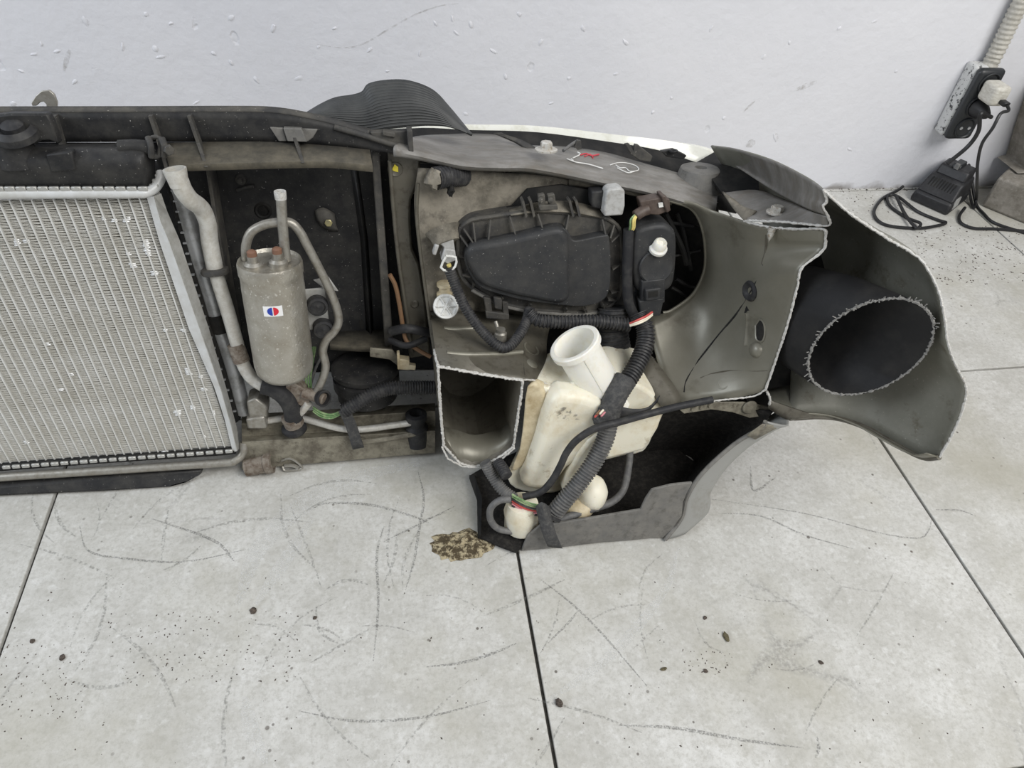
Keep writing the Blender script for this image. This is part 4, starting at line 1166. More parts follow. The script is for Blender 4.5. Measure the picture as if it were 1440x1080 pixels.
ob('motor_plug', join(pp([(903, 396), (936, 392), (935, 426), (902, 428)], 0.020, 0.03), pp([(908, 408), (930, 405), (929, 421), (908, 424)], 0.026, 0.01), pp([(899, 424), (934, 420), (929, 444), (902, 447)], 0.022, 0.028)), 'cover', mo, bevel=0.0015)
ob('plug_window', pp([(912, 411), (925, 409), (925, 417), (912, 419)], 0.0265, 0.002), 'deep', mo)
ob('motor_nut', lathe(P(926, 348, 0.014), (EN * 0.6 + EZ).normalized(), [(0.0115, -0.004), (0.0115, 0.0), (0.009, 0.002), (0.008, 0.010), (0.006, 0.012), (0.005, 0.008), (0, 0.008)], 22), 'hdpe_clean', mo, 'cream adjuster nut')
for k, m_ in enumerate(('cream_wire', 'cream_wire', 'red_wire')):
    ob('motor_wire', ptube([(886, 458 - k * 1.5, 0.058), (897, 455 - k * 2.5, 0.064), (908, 450 - k * 2.5, 0.060), (917, 443 - k * 2, 0.05)], 1.7, 6), m_, mo)
# white adjuster wheel
aw = ob('adjuster_wheel', lathe(P(627, 431, 0.004), (EN + EZ * 0.7).normalized(), [(0.0155, -0.006), (0.0162, 0.0), (0.0155, 0.003), (0.0125, 0.0034), (0.011, 0.0018), (0.005, 0.0022), (0.004, 0.0034), (0, 0.0034)], 28), 'white', CAR, 'white ribbed adjuster wheel with a yellowed shank')
ob('shank', lathe(P(625, 412, -0.012), EZ, [(0.010, -0.004), (0.010, 0.0), (0.007, 0.002), (0.007, 0.008), (0.0095, 0.010), (0.0095, 0.014), (0, 0.015)], 16), 'hdpe_dirty', aw)
for k in range(6):
    a = k * math.pi / 3
    cc = P(627, 431, 0.0075)
    ob('spoke', sweep([cc, cc + EX * 0.0125 * math.cos(a) + (EZ * 0.82 - EN * 0.57) * 0.0125 * math.sin(a)], 0.0009, 5), 'white', aw)

# ---- stepped sheet on top of the chassis leg
shelf_rows = [[(600, 436, -0.028), (660, 438, -0.030), (700, 442, -0.030), (745, 446, -0.030), (775, 450, -0.030)],
              [(606, 470, 0.018), (660, 474, 0.020), (700, 477, 0.020), (738, 480, 0.018), (768, 486, 0.008)],
              [(612, 497, 0.066), (660, 505, 0.070), (700, 511, 0.070), (738, 514, 0.066), (772, 520, 0.056)],
              [(615, 515, 0.098), (670, 525, 0.098), (705, 530, 0.098), (737, 534, 0.096), (785, 552, 0.080)]]
lt_vf = sheet([[P(*q) for q in r] for r in shelf_rows], 5, 4)
ont = hitter(lt_vf)
leg_top = ob('leg_top_sheet', lt_vf, 'olive_dark', CAR, 'olive-grey sheet with pressed ribs above the sawn leg', solid=0.0022)
for q in (((624, 464), (645, 464), (680, 462)), ((628, 498), (660, 500), (700, 499), (734, 496))):
    ob('pressed_rib', tube([ont(u, v, 0.001)[0] for u, v in q], 0.0038, 10, 6), 'olive', leg_top)
ob('joint_line', tube([ont(u, v, 0.0)[0] for u, v in ((735, 452), (736, 480), (736, 510), (737, 530))], 0.0011, 6, 4), 'deep', leg_top)
ob('slot', lathe(*ont(747, 491), [(0.012, -0.001), (0.0115, 0.0012), (0.009, 0.001), (0.0085, 0.0003), (0.0, 0.0003)], 18), 'olive', leg_top)
ob('spot_dimple', lathe(*ont(748, 512), [(0.010, -0.001), (0.007, 0.0015), (0.0, 0.002)], 16), 'olive', leg_top)
nb = ob('small_bolt', join(lathe(P(704, 472, 0.024), EZ, [(0.008, -0.006), (0.008, 0.004), (0.006, 0.006), (0.006, 0.010), (0, 0.010)], 12), ptube([(700, 462, 0.018), (697, 452, 0.012)], 3)), 'pipe_grey', leg_top, 'corroded bolt head')

# ---- sawn hollow chassis leg
leg_loop = [(616, 515), (670, 525), (735, 535), (733, 556), (729, 580), (722, 628), (704, 642), (682, 654), (664, 656), (646, 651), (624, 626), (620, 584)]
fl_ = [P(u, v, 0.098) for u, v in leg_loop]
bl_ = [p - EN * 0.15 + EZ * 0.006 for p in fl_]
n = len(fl_)
leg = ob('chassis_leg', (fl_ + [a.lerp(c, 0.5) for a, c in zip(fl_, bl_)] + bl_, [(k * n + i, k * n + (i + 1) % n, (k + 1) * n + (i + 1) % n, (k + 1) * n + i) for k in (0, 1) for i in range(n)] + [tuple(range(2 * n, 3 * n))]), 'olive_dark', CAR, 'sawn-off hollow chassis leg', solid=0.0025, angle=25)
ob('inner_step', sheet([[P(624, 600, 0.060), P(645, 606, 0.058), P(668, 612, 0.060), P(700, 604, 0.058), P(722, 590, 0.060)], [P(628, 626, 0.090), P(648, 648, 0.092), P(668, 652, 0.092), P(690, 646, 0.092), P(720, 624, 0.090)]], 3, 2), 'olive', leg, 'clean olive fold inside the leg', solid=0.002)
ob('cut_edge', pragged([(u, v, 0.0985) for u, v in leg_loop] + [(616, 515, 0.0985)], 2.0, n=1), 'cut', leg, 'bright sawn metal rim')
ob('cut_edge', pragged([(735, 534, 0.098), (752, 535, 0.092), (767, 539, 0.088), (776, 546, 0.084), (784, 553, 0.080)], 1.4, n=4), 'cut', leg)
ob('cut_edge', pragged([(611, 492, 0.06), (613, 503, 0.08), (616, 515, 0.098)], 2.0, n=4), 'cut', leg)
ob('outer_lip', pragged([(621, 628, 0.100), (630, 645, 0.102), (650, 656, 0.102), (682, 658, 0.102), (706, 645, 0.1), (724, 630, 0.1)], 1.3, n=1), 'cut', leg)

# ---- washer reservoir in yellowed plastic
res = ob('washer_reservoir', prism(catmull([P(u, v, 0.095) for u, v in [(742, 546), (762, 543), (786, 548), (812, 535), (850, 530), (885, 536), (915, 552), (930, 568), (931, 586), (918, 612), (905, 636), (878, 642), (845, 650), (812, 662), (792, 690), (765, 695), (735, 692), (716, 682), (714, 662), (736, 618)]], 2, True), 0.075, (-EN + EX * 0.5)), 'hdpe', CAR,
         'yellowed white plastic washer-fluid reservoir', bevel=0.012, seg=4)
ob('front_bulge', prism(catmull([P(u, v, 0.118) for u, v in [(775, 562), (810, 556), (845, 566), (862, 592), (850, 625), (822, 650), (800, 660), (780, 685), (755, 692), (732, 684), (742, 660), (756, 620)]], 2, True), 0.04), 'hdpe', res, bevel=0.012, seg=4)
ob('side_channel', prism(catmull([P(u, v, 0.100) for u, v in [(741, 543), (760, 544), (766, 570), (756, 610), (735, 655), (718, 662), (730, 632), (736, 585)]], 2, True), 0.012, (-EN + EX * 0.6)), 'hdpe_dirty', res, 'brown-stained channel', bevel=0.006, seg=3)
ob('mid_lobe', prism(catmull([P(u, v, 0.122) for u, v in [(812, 640), (840, 610), (858, 615), (845, 660), (815, 690), (790, 692)]], 2, True), 0.03), 'hdpe', res, bevel=0.010, seg=4)
ob('right_box', prism([P(846, 612, 0.115), P(868, 597, 0.115), P(936, 576, 0.112), P(926, 604, 0.112), P(908, 634, 0.112), P(852, 648, 0.115)], 0.05), 'hdpe', res, bevel=0.006, seg=3)
ob('ear', prism(catmull([P(u, v, 0.085) for u, v in [(872, 552), (896, 535), (916, 548), (928, 566), (912, 575), (884, 570)]], 2, True), 0.03), 'hdpe_dirty', res, bevel=0.005)
ob('foot', lathe(P(733, 742, 0.142), EZ, [(0.020, 0.0), (0.0225, 0.004), (0.0225, 0.02), (0.024, 0.03), (0.020, 0.045), (0.0, 0.05)], 28), 'hdpe', res, 'round stained foot')
ob('lobe', blob(P(832, 694, 0.135), 0.0215, 0.022, 0.027, 0.08, ax=(EX, EN, EZ), nu=24, nv=16), 'hdpe', res)
ob('lobe', blob(P(815, 712, 0.142), 0.022, 0.018, 0.014, 0.08, ax=(EX, EN, EZ), nu=24, nv=16), 'hdpe_dirty', res)
ob('black_smudge', ([P(u, v, 0.1187) for u, v in ((780, 577), (795, 572), (812, 580), (816, 590), (798, 590), (784, 588))], [(0, 1, 2, 3, 4, 5)]), 'smudge', res)
nb0, nb1 = P(850, 556, 0.080), P(807, 482, 0.080)
nax = nb1 - nb0
nl = nax.length
ob('neck', lathe(nb0, nax, [(0.0275, -0.02), (0.0272, nl - 0.012), (0.029, nl - 0.010), (0.0325, nl - 0.008), (0.0325, nl - 0.001), (0.031, nl), (0.0265, nl), (0.0255, nl - 0.004), (0.0245, nl - 0.034), (0.0, nl - 0.038)], 48), 'hdpe_clean', res, 'clean white filler neck', angle=30)
na = nax.normalized()
side = (CAM - nb1).normalized()
side = (side - na * side.dot(na)).normalized()
ob('neck_seam', sweep([nb0 + side * 0.0274, nb0 + na * (nl - 0.011) + side * 0.0272], 0.0008, 6), 'hdpe', res)

# ---- wiring looms
ob('loom_hose', pcorr([(631, 376, 0.014), (638, 395, 0.016), (653, 430, 0.026), (675, 462, 0.04), (700, 486, 0.052), (716, 487, 0.05), (731, 470, 0.036), (741, 450, 0.02), (744, 436, 0.004)], 8.2, 0.0032), 'hose', CAR, 'black corrugated loom looping below the lamp cover')
ob('loom_hose', pcorr([(744, 440, 0.016), (756, 450, 0.022), (790, 453, 0.026), (840, 452, 0.028), (886, 457, 0.034)], 10.5, 0.0045, 0.18), 'hose', CAR, 'thick corrugated loom running under the lamp cover')
ob('boot_bellows', pcorr([(862, 432, -0.004), (862, 460, 0.004), (866, 488, 0.012), (872, 515, 0.02)], 22, 0.005, 0.06), 'hose', CAR, 'ribbed black bellows behind the filler neck')
ob('loom_hose', pcorr([(898, 440, 0.036), (908, 465, 0.05), (905, 492, 0.066), (892, 520, 0.084), (876, 545, 0.10), (864, 566, 0.11)], 14, 0.0042, 0.18), 'hose', CAR, 'thick corrugated hose bending down past the filler neck')
ob('hose_sleeve', ptube([(880, 533, 0.098), (868, 552, 0.108), (858, 574, 0.114), (852, 592, 0.118)], 17, 16), 'tape', CAR, 'black taped hose sleeve')
ob('tape_knot', blob(P(853, 586, 0.122), 0.016, 0.012, 0.017, 0.5, seed=2.1, ax=(EX, EN, EZ), nu=18, nv=12), 'tape', CAR, 'torn knot of black tape')
kn = P(846, 580, 0.135)
for k, m_ in enumerate(('pink_wire', 'cream_wire', 'brown_wire', 'red_wire', 'tape', 'tape')):
    a = k * 1.1
    ob('wire_end', sweep([kn + EX * 0.004 * math.cos(a) + EZ * 0.004 * math.sin(a), kn + EX * (0.004 * math.cos(a) - 0.006) + EZ * (0.004 * math.sin(a) - 0.001) + EN * 0.006], 0.0013, 6), m_, CAR)
ob('torn_tape', sheet([[P(866, 570, 0.116), P(890, 575, 0.116), P(912, 572, 0.114), P(928, 556, 0.110)], [P(864, 590, 0.118), P(890, 588, 0.118), P(910, 580, 0.116), P(924, 566, 0.112)]], 4, 2), 'rubber', CAR, solid=0.001)
ob('loom_hose', pcorr([(856, 596, 0.128), (850, 620, 0.134), (835, 650, 0.142), (812, 682, 0.150), (792, 706, 0.155), (776, 726, 0.158)], 13.5, 0.0042, 0.2), 'hose_grey', CAR, 'weathered grey corrugated hose slanting down over the reservoir')
he = P(776, 727, 0.160)
ob('hose_mouth', lathe(he, P(770, 738, 0.165) - he, [(0.0125, -0.003), (0.0125, 0.001), (0.0095, 0.001), (0.009, -0.006), (0, -0.006)], 16), 'rubber', CAR)
ob('edge_trim', ptube([(1002, 562, 0.122), (952, 572, 0.122), (905, 584, 0.126), (869, 594, 0.138), (838, 602, 0.142), (812, 618, 0.142), (797, 636, 0.142), (788, 655, 0.144), (776, 676, 0.145), (760, 692, 0.146), (735, 699, 0.146)], 5.5, 10, 6), 'rubber', CAR, 'black rubber edge trim hanging as a cable')
ob('drain_hose', ptube([(886, 628, 0.10), (884, 655, 0.112), (877, 688, 0.130), (860, 706, 0.145), (832, 716, 0.152), (800, 726, 0.158), (782, 733, 0.160)], 5.5, 12), 'hose_grey', CAR, 'thin grey drain hose')
ob('loop_hose', ptube([(718, 702, 0.150), (702, 704, 0.150), (690, 715, 0.150), (690, 731, 0.150), (700, 743, 0.152), (718, 747, 0.154), (738, 746, 0.158)], 5, 12), 'hose_grey', CAR, 'grey hose loop round the reservoir foot')
ob('loom_hose', pcorr([(682, 650, 0.110), (692, 668, 0.116), (706, 688, 0.128), (724, 702, 0.142)], 9, 0.0034), 'hose_grey', CAR, 'short corrugated loom below the sawn leg')
ob('loom_hose', pcorr([(700, 650, 0.112), (706, 658, 0.122), (713, 670, 0.136)], 9, 0.0034), 'hose', CAR, 'stubby open corrugated hose end')
for k, m_ in enumerate(('green_wire', 'green_wire', 'tape', 'red_wire', 'pink_wire', 'tape')):
    ob('loom_wire', ptube([(720, 695 + k * 3.2, 0.148), (732, 702 + k * 3.4, 0.154), (746, 708 + k * 3.2, 0.158), (762, 711 + k * 2.6, 0.160)], 1.6, 6), m_, CAR)
ob('cloth_tape', sheet([[P(753, 712, 0.166), P(762, 706, 0.172), P(773, 713, 0.166)], [P(757, 728, 0.172), P(766, 726, 0.178), P(776, 730, 0.174)], [P(762, 748, 0.182), P(772, 748, 0.184), P(782, 750, 0.184)], [P(770, 768, 0.182), P(780, 770, 0.184), P(791, 771, 0.184)]], 3, 4), 'tape', CAR, 'hanging end of grey cloth tape', solid=0.001)

# ---- inner wing: olive sheet metal with the lamp opening at its left
iw = [[(944, 284, -0.020), (972, 284, -0.012), (1004, 297, 0.004), (1046, 311, 0.05), (1080, 319, 0.08), (1120, 321, 0.108), (1160, 322, 0.134)],
      [(972, 294, -0.020), (990, 300, -0.008), (1015, 318, 0.010), (1050, 328, 0.05), (1085, 334, 0.08), (1122, 336, 0.108), (1160, 336, 0.134)],
      [(986, 316, -0.020), (1000, 325, -0.006), (1020, 340, 0.012), (1052, 346, 0.05), (1088, 350, 0.08), (1122, 351, 0.108), (1159, 350, 0.134)],
      [(992, 348, -0.020), (1004, 358, -0.005), (1022, 372, 0.014), (1048, 376, 0.05), (1072, 378, 0.08), (1098, 377, 0.108), (1128, 376, 0.134)],
      [(990, 382, -0.020), (1000, 396, -0.003), (1015, 410, 0.018), (1040, 412, 0.05), (1064, 411, 0.08), (1092, 408, 0.108), (1121, 404, 0.134)],
      [(974, 414, -0.018), (985, 435, 0.002), (1002, 455, 0.026), (1030, 458, 0.055), (1054, 458, 0.08), (1080, 457, 0.108), (1108, 455, 0.134)],
      [(945, 436, -0.014), (955, 470, 0.012), (975, 505, 0.044), (1008, 510, 0.068), (1036, 510, 0.09), (1062, 509, 0.112), (1091, 507, 0.134)],
      [(912, 446, -0.008), (925, 510, 0.036), (950, 562, 0.085), (985, 563, 0.098), (1015, 562, 0.110), (1044, 558, 0.122), (1074, 550, 0.134)]]
wing_vf = sheet([[P(*q) for q in r] for r in iw], 4, 4)
onw = hitter(wing_vf)
wing = ob('inner_wing', wing_vf, 'olive', CAR, 'olive-grey inner wing panel with the lamp opening', solid=0.0022)
ob('opening_lip', ptube([(930, 279, -0.022), (945, 283, -0.019), (972, 293, -0.019), (986, 315, -0.019), (992, 348, -0.019), (990, 382, -0.019), (974, 414, -0.017), (945, 436, -0.013), (932, 440, -0.012)], 2.6, 8, 6), 'olive', wing)
ob('cut_edge', pragged([(1046, 311, 0.052), (1080, 319, 0.082), (1120, 322, 0.11), (1158, 322, 0.135), (1161, 335, 0.136), (1159, 350, 0.136), (1143, 364, 0.136), (1128, 376, 0.136), (1123, 392, 0.136), (1121, 404, 0.136), (1108, 455, 0.136), (1091, 507, 0.136), (1076, 549, 0.136)], 1.8, n=4), 'cut', wing, 'bright sawn metal edge')
ob('cut_edge', pragged([(1076, 548, 0.136), (1060, 557, 0.13), (1020, 562, 0.124), (985, 566, 0.122), (952, 574, 0.122), (905, 587, 0.122), (870, 597, 0.124)], 1.3, n=4), 'cut', wing)
ob('cut_edge', pragged([(1078, 550, 0.136), (1083, 560, 0.136), (1082, 570, 0.134)], 1.8, n=3), 'cut', wing)
g, gn = onw(1056, 409)
ob('grommet', lathe(g, gn, [(0.0125, -0.002), (0.013, 0.002), (0.011, 0.005), (0.007, 0.004), (0.0045, 0.001), (0, 0.001)], 22), 'rubber', wing, 'dark rubber grommet')
sq = [onw(u, v, 0.0016) for u, v in [(1064, 457), (1070, 449), (1076, 455), (1077, 470), (1073, 480), (1065, 477)]]
ob('slot', prism(catmull([q[0] for q in sq], 3, True), 0.003, -sq[0][1]), 'deep', wing)
ob('slot_lip', sweep(catmull([q[0] for q in sq] + [sq[0][0]], 3), 0.0014, 6), 'olive', wing)
kq, kn2 = onw(1064, 492)
ob('knob', lathe(kq, kn2, [(0.011, -0.002), (0.009, 0.004), (0.005, 0.007), (0, 0.0075)], 16), 'olive', wing)
ob('pressed_rib', tube([onw(u, v, 0.0005)[0] for u, v in ((1052, 440), (1052, 455), (1051, 470), (1049, 486))], 0.0028, 8, 4), 'olive', wing)
ob('seam', tube([onw(u, v, 0.0)[0] for u, v in ((1074, 372), (1062, 400), (1040, 436), (1012, 470), (982, 508), (965, 536), (962, 552))], 0.0016, 6, 4), 'deep', wing)
ob('lower_seam', tube([onw(u, v, 0.0)[0] for u, v in ((985, 532), (1000, 526), (1030, 521), (1060, 522), (1080, 521))], 0.0013, 6, 4), 'olive_dark', wing)
ob('stamp', lathe(*onw(1017, 540), [(0.008, 0), (0.0075, 0.0012), (0.006, 0.0012), (0.0055, 0.0004), (0, 0.0004)], 16), 'olive', wing)
ob('fold', tube([onw(u, v, 0.0005)[0] for u, v in ((1078, 330), (1077, 352), (1072, 372))], 0.0014, 6, 4), 'olive_dark', wing)
ob('bottom_flange', sheet([[P(915, 500, 0.045), P(950, 545, 0.085), P(958, 566, 0.098)], [P(900, 530, 0.07), P(925, 565, 0.10), P(935, 575, 0.118)]], 4, 3), 'olive_dark', wing, solid=0.002)
ob('bracket', join(pp([(955, 576), (1000, 566), (1046, 566), (1080, 572), (1082, 584), (1054, 588), (1030, 580), (1000, 576), (962, 582)], 0.118, 0.003), lathe(P(1054, 572, 0.119), EN, [(0.010, 0), (0.010, 0.002), (0.008, 0.003), (0, 0.003)], 18)), 'rail', wing, 'grimy bracket under the wing edge', bevel=0.0008)
for du in (0, 12, 24):
    ob('rivet', lathe(P(975 + du, 575 - du * 0.2, 0.1185), EN, [(0.004, 0), (0.003, 0.002), (0, 0.002)], 10), 'rail', wing)

# ---- wing (fender): top gutter, flange and outer shell with its arch
top_e = [(1000, 205, -0.10), (1035, 210, -0.05), (1085, 225, 0.02), (1135, 250, 0.10), (1158, 267, 0.150)]
gut = [[(1000, 205, -0.10), (1035, 210, -0.05), (1085, 225, 0.02), (1135, 250, 0.10), (1158, 267, 0.150)],
       [(1004, 210, -0.10), (1044, 222, -0.05), (1092, 244, 0.02), (1138, 268, 0.10), (1163, 284, 0.150)],
       [(1010, 216, -0.10), (1058, 242, -0.04), (1098, 264, 0.025), (1136, 283, 0.10), (1158, 291, 0.148)],
       [(1022, 224, -0.09), (1062, 252, -0.03), (1100, 275, 0.03), (1136, 293, 0.10), (1163, 302, 0.148)]]
fen = ob('fender', sheet([[P(*q) for q in r] for r in gut], 5, 4), 'slam', CAR, 'grey front wing sawn off behind the wheel arch', solid=0.0022)
ob('flange', sheet([[P(1018, 272, -0.005), P(1062, 268, 0.0), P(1100, 280, 0.03), P(1136, 296, 0.10), P(1163, 304, 0.145)], [P(1030, 292, 0.02), P(1062, 296, 0.04), P(1098, 300, 0.07), P(1134, 306, 0.11), P(1164, 311, 0.142)],
                    [P(1048, 310, 0.052), P(1074, 311, 0.075), P(1100, 312, 0.095), P(1132, 315, 0.118), P(1165, 318, 0.140)]], 4, 4), 'slam', fen, solid=0.0022)
ob('flange_fold', sheet([[P(1016, 270, -0.005), P(1032, 294, 0.025), P(1048, 312, 0.055)], [P(1026, 276, -0.002), P(1044, 290, 0.03), P(1064, 297, 0.05)]], 4, 2), 'dirty_panel', fen, solid=0.002)
ob('bolt', hexhead(P(1092, 299, 0.066), EZ, 0.0075, 0.008, 0.012), 'bolt', fen, 'pale hex bolt on the wing flange')
ob('screw_tip', lathe(P(1086, 320, 0.088), -EZ, [(0.0042, 0), (0.0045, 0.004), (0.0035, 0.005), (0.004, 0.008), (0.003, 0.011), (0.0, 0.017)], 10), 'bolt', fen)
ob('cut_edge', pragged([(1158, 267, 0.151), (1163, 282, 0.151), (1157, 291, 0.150), (1163, 301, 0.149), (1166, 317, 0.142), (1132, 315, 0.120), (1100, 312, 0.097), (1074, 311, 0.077), (1048, 310, 0.054)], 1.7, n=4), 'cut', fen, 'bright sawn metal edge')
cutp = [(1158, 267, 0.150), (1170, 278, 0.155), (1198, 302, 0.165), (1249, 336, 0.18), (1279, 353, 0.19), (1300, 371, 0.20), (1318, 404, 0.21), (1327, 438, 0.22), (1334, 485, 0.232), (1347, 519, 0.238), (1359, 545, 0.242), (1353, 579, 0.244), (1336, 617, 0.245), (1321, 643, 0.245)]
arch = [(1321, 643, 0.245), (1296, 643, 0.225), (1253, 621, 0.19), (1219, 602, 0.162), (1181, 589, 0.142), (1146, 586, 0.136), (1110, 588, 0.134)]
cutw = [P(*q) for q in cutp]
botw = [P(*q) for q in arch]
topw = catmull([P(*q) for q in reversed(top_e)], 3)
tops = [topw[round(i * (len(topw) - 1) / 6)] for i in range(7)]
cl_ = [0.0]
for a, c in zip(cutw[:-1], cutw[1:]):
    cl_.append(cl_[-1] + (c - a).length)
rows = []
for i, t in enumerate([q / cl_[-1] for q in cl_]):
    base = cutw[0].lerp(cutw[-1], t)
    bul = cutw[i] - base
    row_ = []
    for j in range(7):
        w_ = min(1.0, j / 2.5)
        te = t + (t ** 2.2 - t) * w_
        a0, c0_ = Vector(loc(tops[j])), Vector(loc(botw[j]))
        lp = L(a0.x + (c0_.x - a0.x) * t, a0.y + (c0_.y - a0.y) * t, a0.z + (c0_.z - a0.z) * te)
        row_.append(lp + bul * ((1.0, 1.12, 1.10, 1.05, 1.0, 0.95, 0.9)[j]))
    rows.append(row_)
ob('outer_shell', sheet(rows, 3, 2), 'shell', fen, 'olive inside of the outer wing skin', solid=0.0018)
ob('cut_edge', ragged(cutw, 0.0015, 4), 'cut', fen)
lipw = [p + EZ * 0.002 for p in botw]
ob('arch_lip', sheet([[p for p in botw], [p + EX * -0.020 + EZ * 0.008 for p in botw]], 4, 2), 'olive', fen, solid=0.0018)
ob('arch_bead', tube(botw, 0.0035, 8, 4), 'olive_dark', fen)
ob('arch_return', sheet([[P(1082, 562, 0.134), P(1110, 572, 0.136), P(1150, 585, 0.137)], [P(1080, 574, 0.134), P(1108, 590, 0.136), P(1148, 589, 0.138)]], 4, 2), 'olive_dark', fen, solid=0.002)
# lower wall behind the duct
ob('inner_floor', sheet([[P(1076, 550, 0.10), P(1130, 540, 0.09), P(1185, 555, 0.09)], [P(1084, 566, 0.132), P(1130, 584, 0.130), P(1183, 590, 0.136)]], 4, 4), 'shell', fen, solid=0.002)
ob('gap_dark_sheet', prism([P(1050, 380, 0.055), P(1150, 340, 0.06), P(1170, 420, 0.07), P(1165, 575, 0.09), P(1082, 580, 0.10), P(1050, 585, 0.10), P(1050, 540, 0.09)], 0.003), 'deep', fen)  # dark sheet added so the gap behind the duct stays dark

# ---- black intake duct inside the wing, sawn at a slant
ec = Vector((1225.0, 487.0))
th = math.radians(-27)
A_, B_ = 97.0, 60.0
ring0, ring1, ringb = [], [], []
SEG = 48
mw = P(1225, 487, 0.20)
bdir = (-EN * 0.12 + EX * -0.05 + EZ * 0.0)
for k in range(SEG):
    a = 2 * math.pi * k / SEG
    du, dv = A_ * math.cos(a), B_ * math.sin(a)
    u = ec.x + du * math.cos(th) - dv * math.sin(th)
    v = ec.y + du * math.sin(th) + dv * math.cos(th)
    oo = 0.192 + 0.00030 * (u - ec.x)
    ring0.append(P(u, v, oo))
c0 = sum(ring0, Vector()) / SEG
ring1 = [p + bdir * 0.5 + (c0 - p) * 0.03 for p in ring0]
ringb = [p + bdir * 0.85 + (c0 - p) * 0.14 for p in ring0]
inn = [p + (c0 - p) * 0.055 for p in ring0]
inn1 = [p + bdir * 0.6 + (c0 - p) * 0.10 for p in ring0]
inn2 = [p + bdir * 0.82 + (c0 - p) * 0.2 for p in ring0]
rs = [ringb, ring1, ring0, inn, inn1, inn2]
v = [p for r in rs for p in r]
f = [(i * SEG + k, i * SEG + (k + 1) % SEG, (i + 1) * SEG + (k + 1) % SEG, (i + 1) * SEG + k) for i in range(5) for k in range(SEG)]
f.append(tuple(5 * SEG + k for k in range(SEG)))
duct = ob('intake_duct', (v, f), 'duct', CAR, 'wide black plastic duct sawn open inside the wing', angle=50)
ob('frayed_rim', ragged([p + (c0 - p) * 0.025 for p in ring0] + [ring0[0] + (c0 - ring0[0]) * 0.025], 0.0015, 2, 0.9, 0.0022), 'frayed', duct)
hv = []
for k in range(SEG):
    if 22 < k < 47 or k < 3:
        for _ in range(2):
            p = ring0[k].lerp(ring0[(k + 1) % SEG], random.random())
            dr = (p - c0).normalized()
            hv.append(sweep([p, p + (dr * random.uniform(-0.004, 0.005) + EN * random.uniform(0.0, 0.003) + EX * random.uniform(-0.002, 0.002))], 0.0007, 4))
ob('plastic_burr', join(*hv), 'frayed', duct, kind='stuff')

# ---- wheel-arch liner, lower flap, painted bumper corner
ob('arch_liner', sheet([[P(850, 610, 0.06), P(900, 590, 0.06), P(960, 576, 0.07), P(1030, 574, 0.10), P(1088, 578, 0.13)], [P(840, 660, 0.035), P(900, 650, 0.025), P(960, 640, 0.03), P(1020, 620, 0.07), P(1070, 598, 0.125)],
                        [P(835, 720, 0.06), P(900, 705, 0.05), P(940, 690, 0.06), P(985, 662, 0.10), P(1034, 622, 0.135)], [P(840, 735, 0.12), P(890, 724, 0.13), P(930, 705, 0.13), P(958, 700, 0.14), P(990, 662, 0.142)]], 4, 4), 'felt', CAR, 'black felt wheel-arch liner', solid=0.003)
lfl = [(733, 775), (742, 754), (759, 740), (830, 729), (901, 717), (908, 702), (917, 689), (945, 682), (974, 679), (966, 694), (961, 706), (959, 725), (946, 744), (931, 761), (915, 757), (880, 761), (845, 763), (790, 770)]
fp = [P(u, v, 0.168) for u, v in lfl]
for p in fp:
    p.z = max(p.z, 0.003)
ob('lower_flap', prism(fp, 0.004), 'grey_plastic', CAR, 'dusty grey plastic flap on the floor', bevel=0.001)
bc_i = [(1076, 592, 0.150), (1070, 601, 0.148), (1032, 624, 0.142), (988, 664, 0.146), (966, 698, 0.154), (958, 728, 0.162), (933, 763, 0.170)]
bc_o = [(1109, 597, 0.146), (1092, 602, 0.142), (1052, 628, 0.134), (1018, 661, 0.136), (998, 694, 0.142), (995, 720, 0.148), (962, 756, 0.158)]
ri, ro = [P(*q) for q in bc_i], [P(*q) for q in bc_o]
rb = [p - EN * 0.03 + EX * 0.012 for p in ro]
for r_ in (ri, ro, rb):
    for p in r_:
        p.z = max(p.z, 0.003)
bcn = ob('bumper_corner', sheet([ri, [a.lerp(c, 0.5) + EN * 0.003 for a, c in zip(ri, ro)], ro, rb], 4, 3), 'silver_paint', CAR, 'silver-grey painted arch edge of the bumper corner', solid=0.0025)
ob('inner_lip', tube([p + EN * 0.001 for p in ri], 0.0028, 8, 5), 'grey_plastic', bcn)
ob('scratch', sheet([[P(1072, 596, 0.1535), P(1050, 612, 0.152)], [P(1098, 599, 0.150), P(1062, 618, 0.146)]], 3, 2), 'rail', bcn, solid=0.0006)
tr = [(660, 668), (671, 699), (672, 753), (700, 766), (727, 776), (745, 752), (790, 735), (850, 722), (930, 708), (968, 690), (985, 655), (940, 620), (860, 610), (760, 620), (690, 650)]
ob('tray_and_shade', prism([FL(u, v, 0.010) for u, v in tr], 0.006, Vector((0, 0, -1))), 'felt', CAR, 'black plastic tray flat on the floor, widened to paint the arch shade', bevel=0.002)  # black sheet widened to paint the floor inside the arch dark
ob('tray_side', prism([FL(660, 668, 0.011), FL(671, 699, 0.011), FL(672, 753, 0.011), FL(676, 751, 0.018), FL(678, 700, 0.018), FL(667, 668, 0.018)], 0.008, Vector((0, 0, -1))), 'deep', CAR)

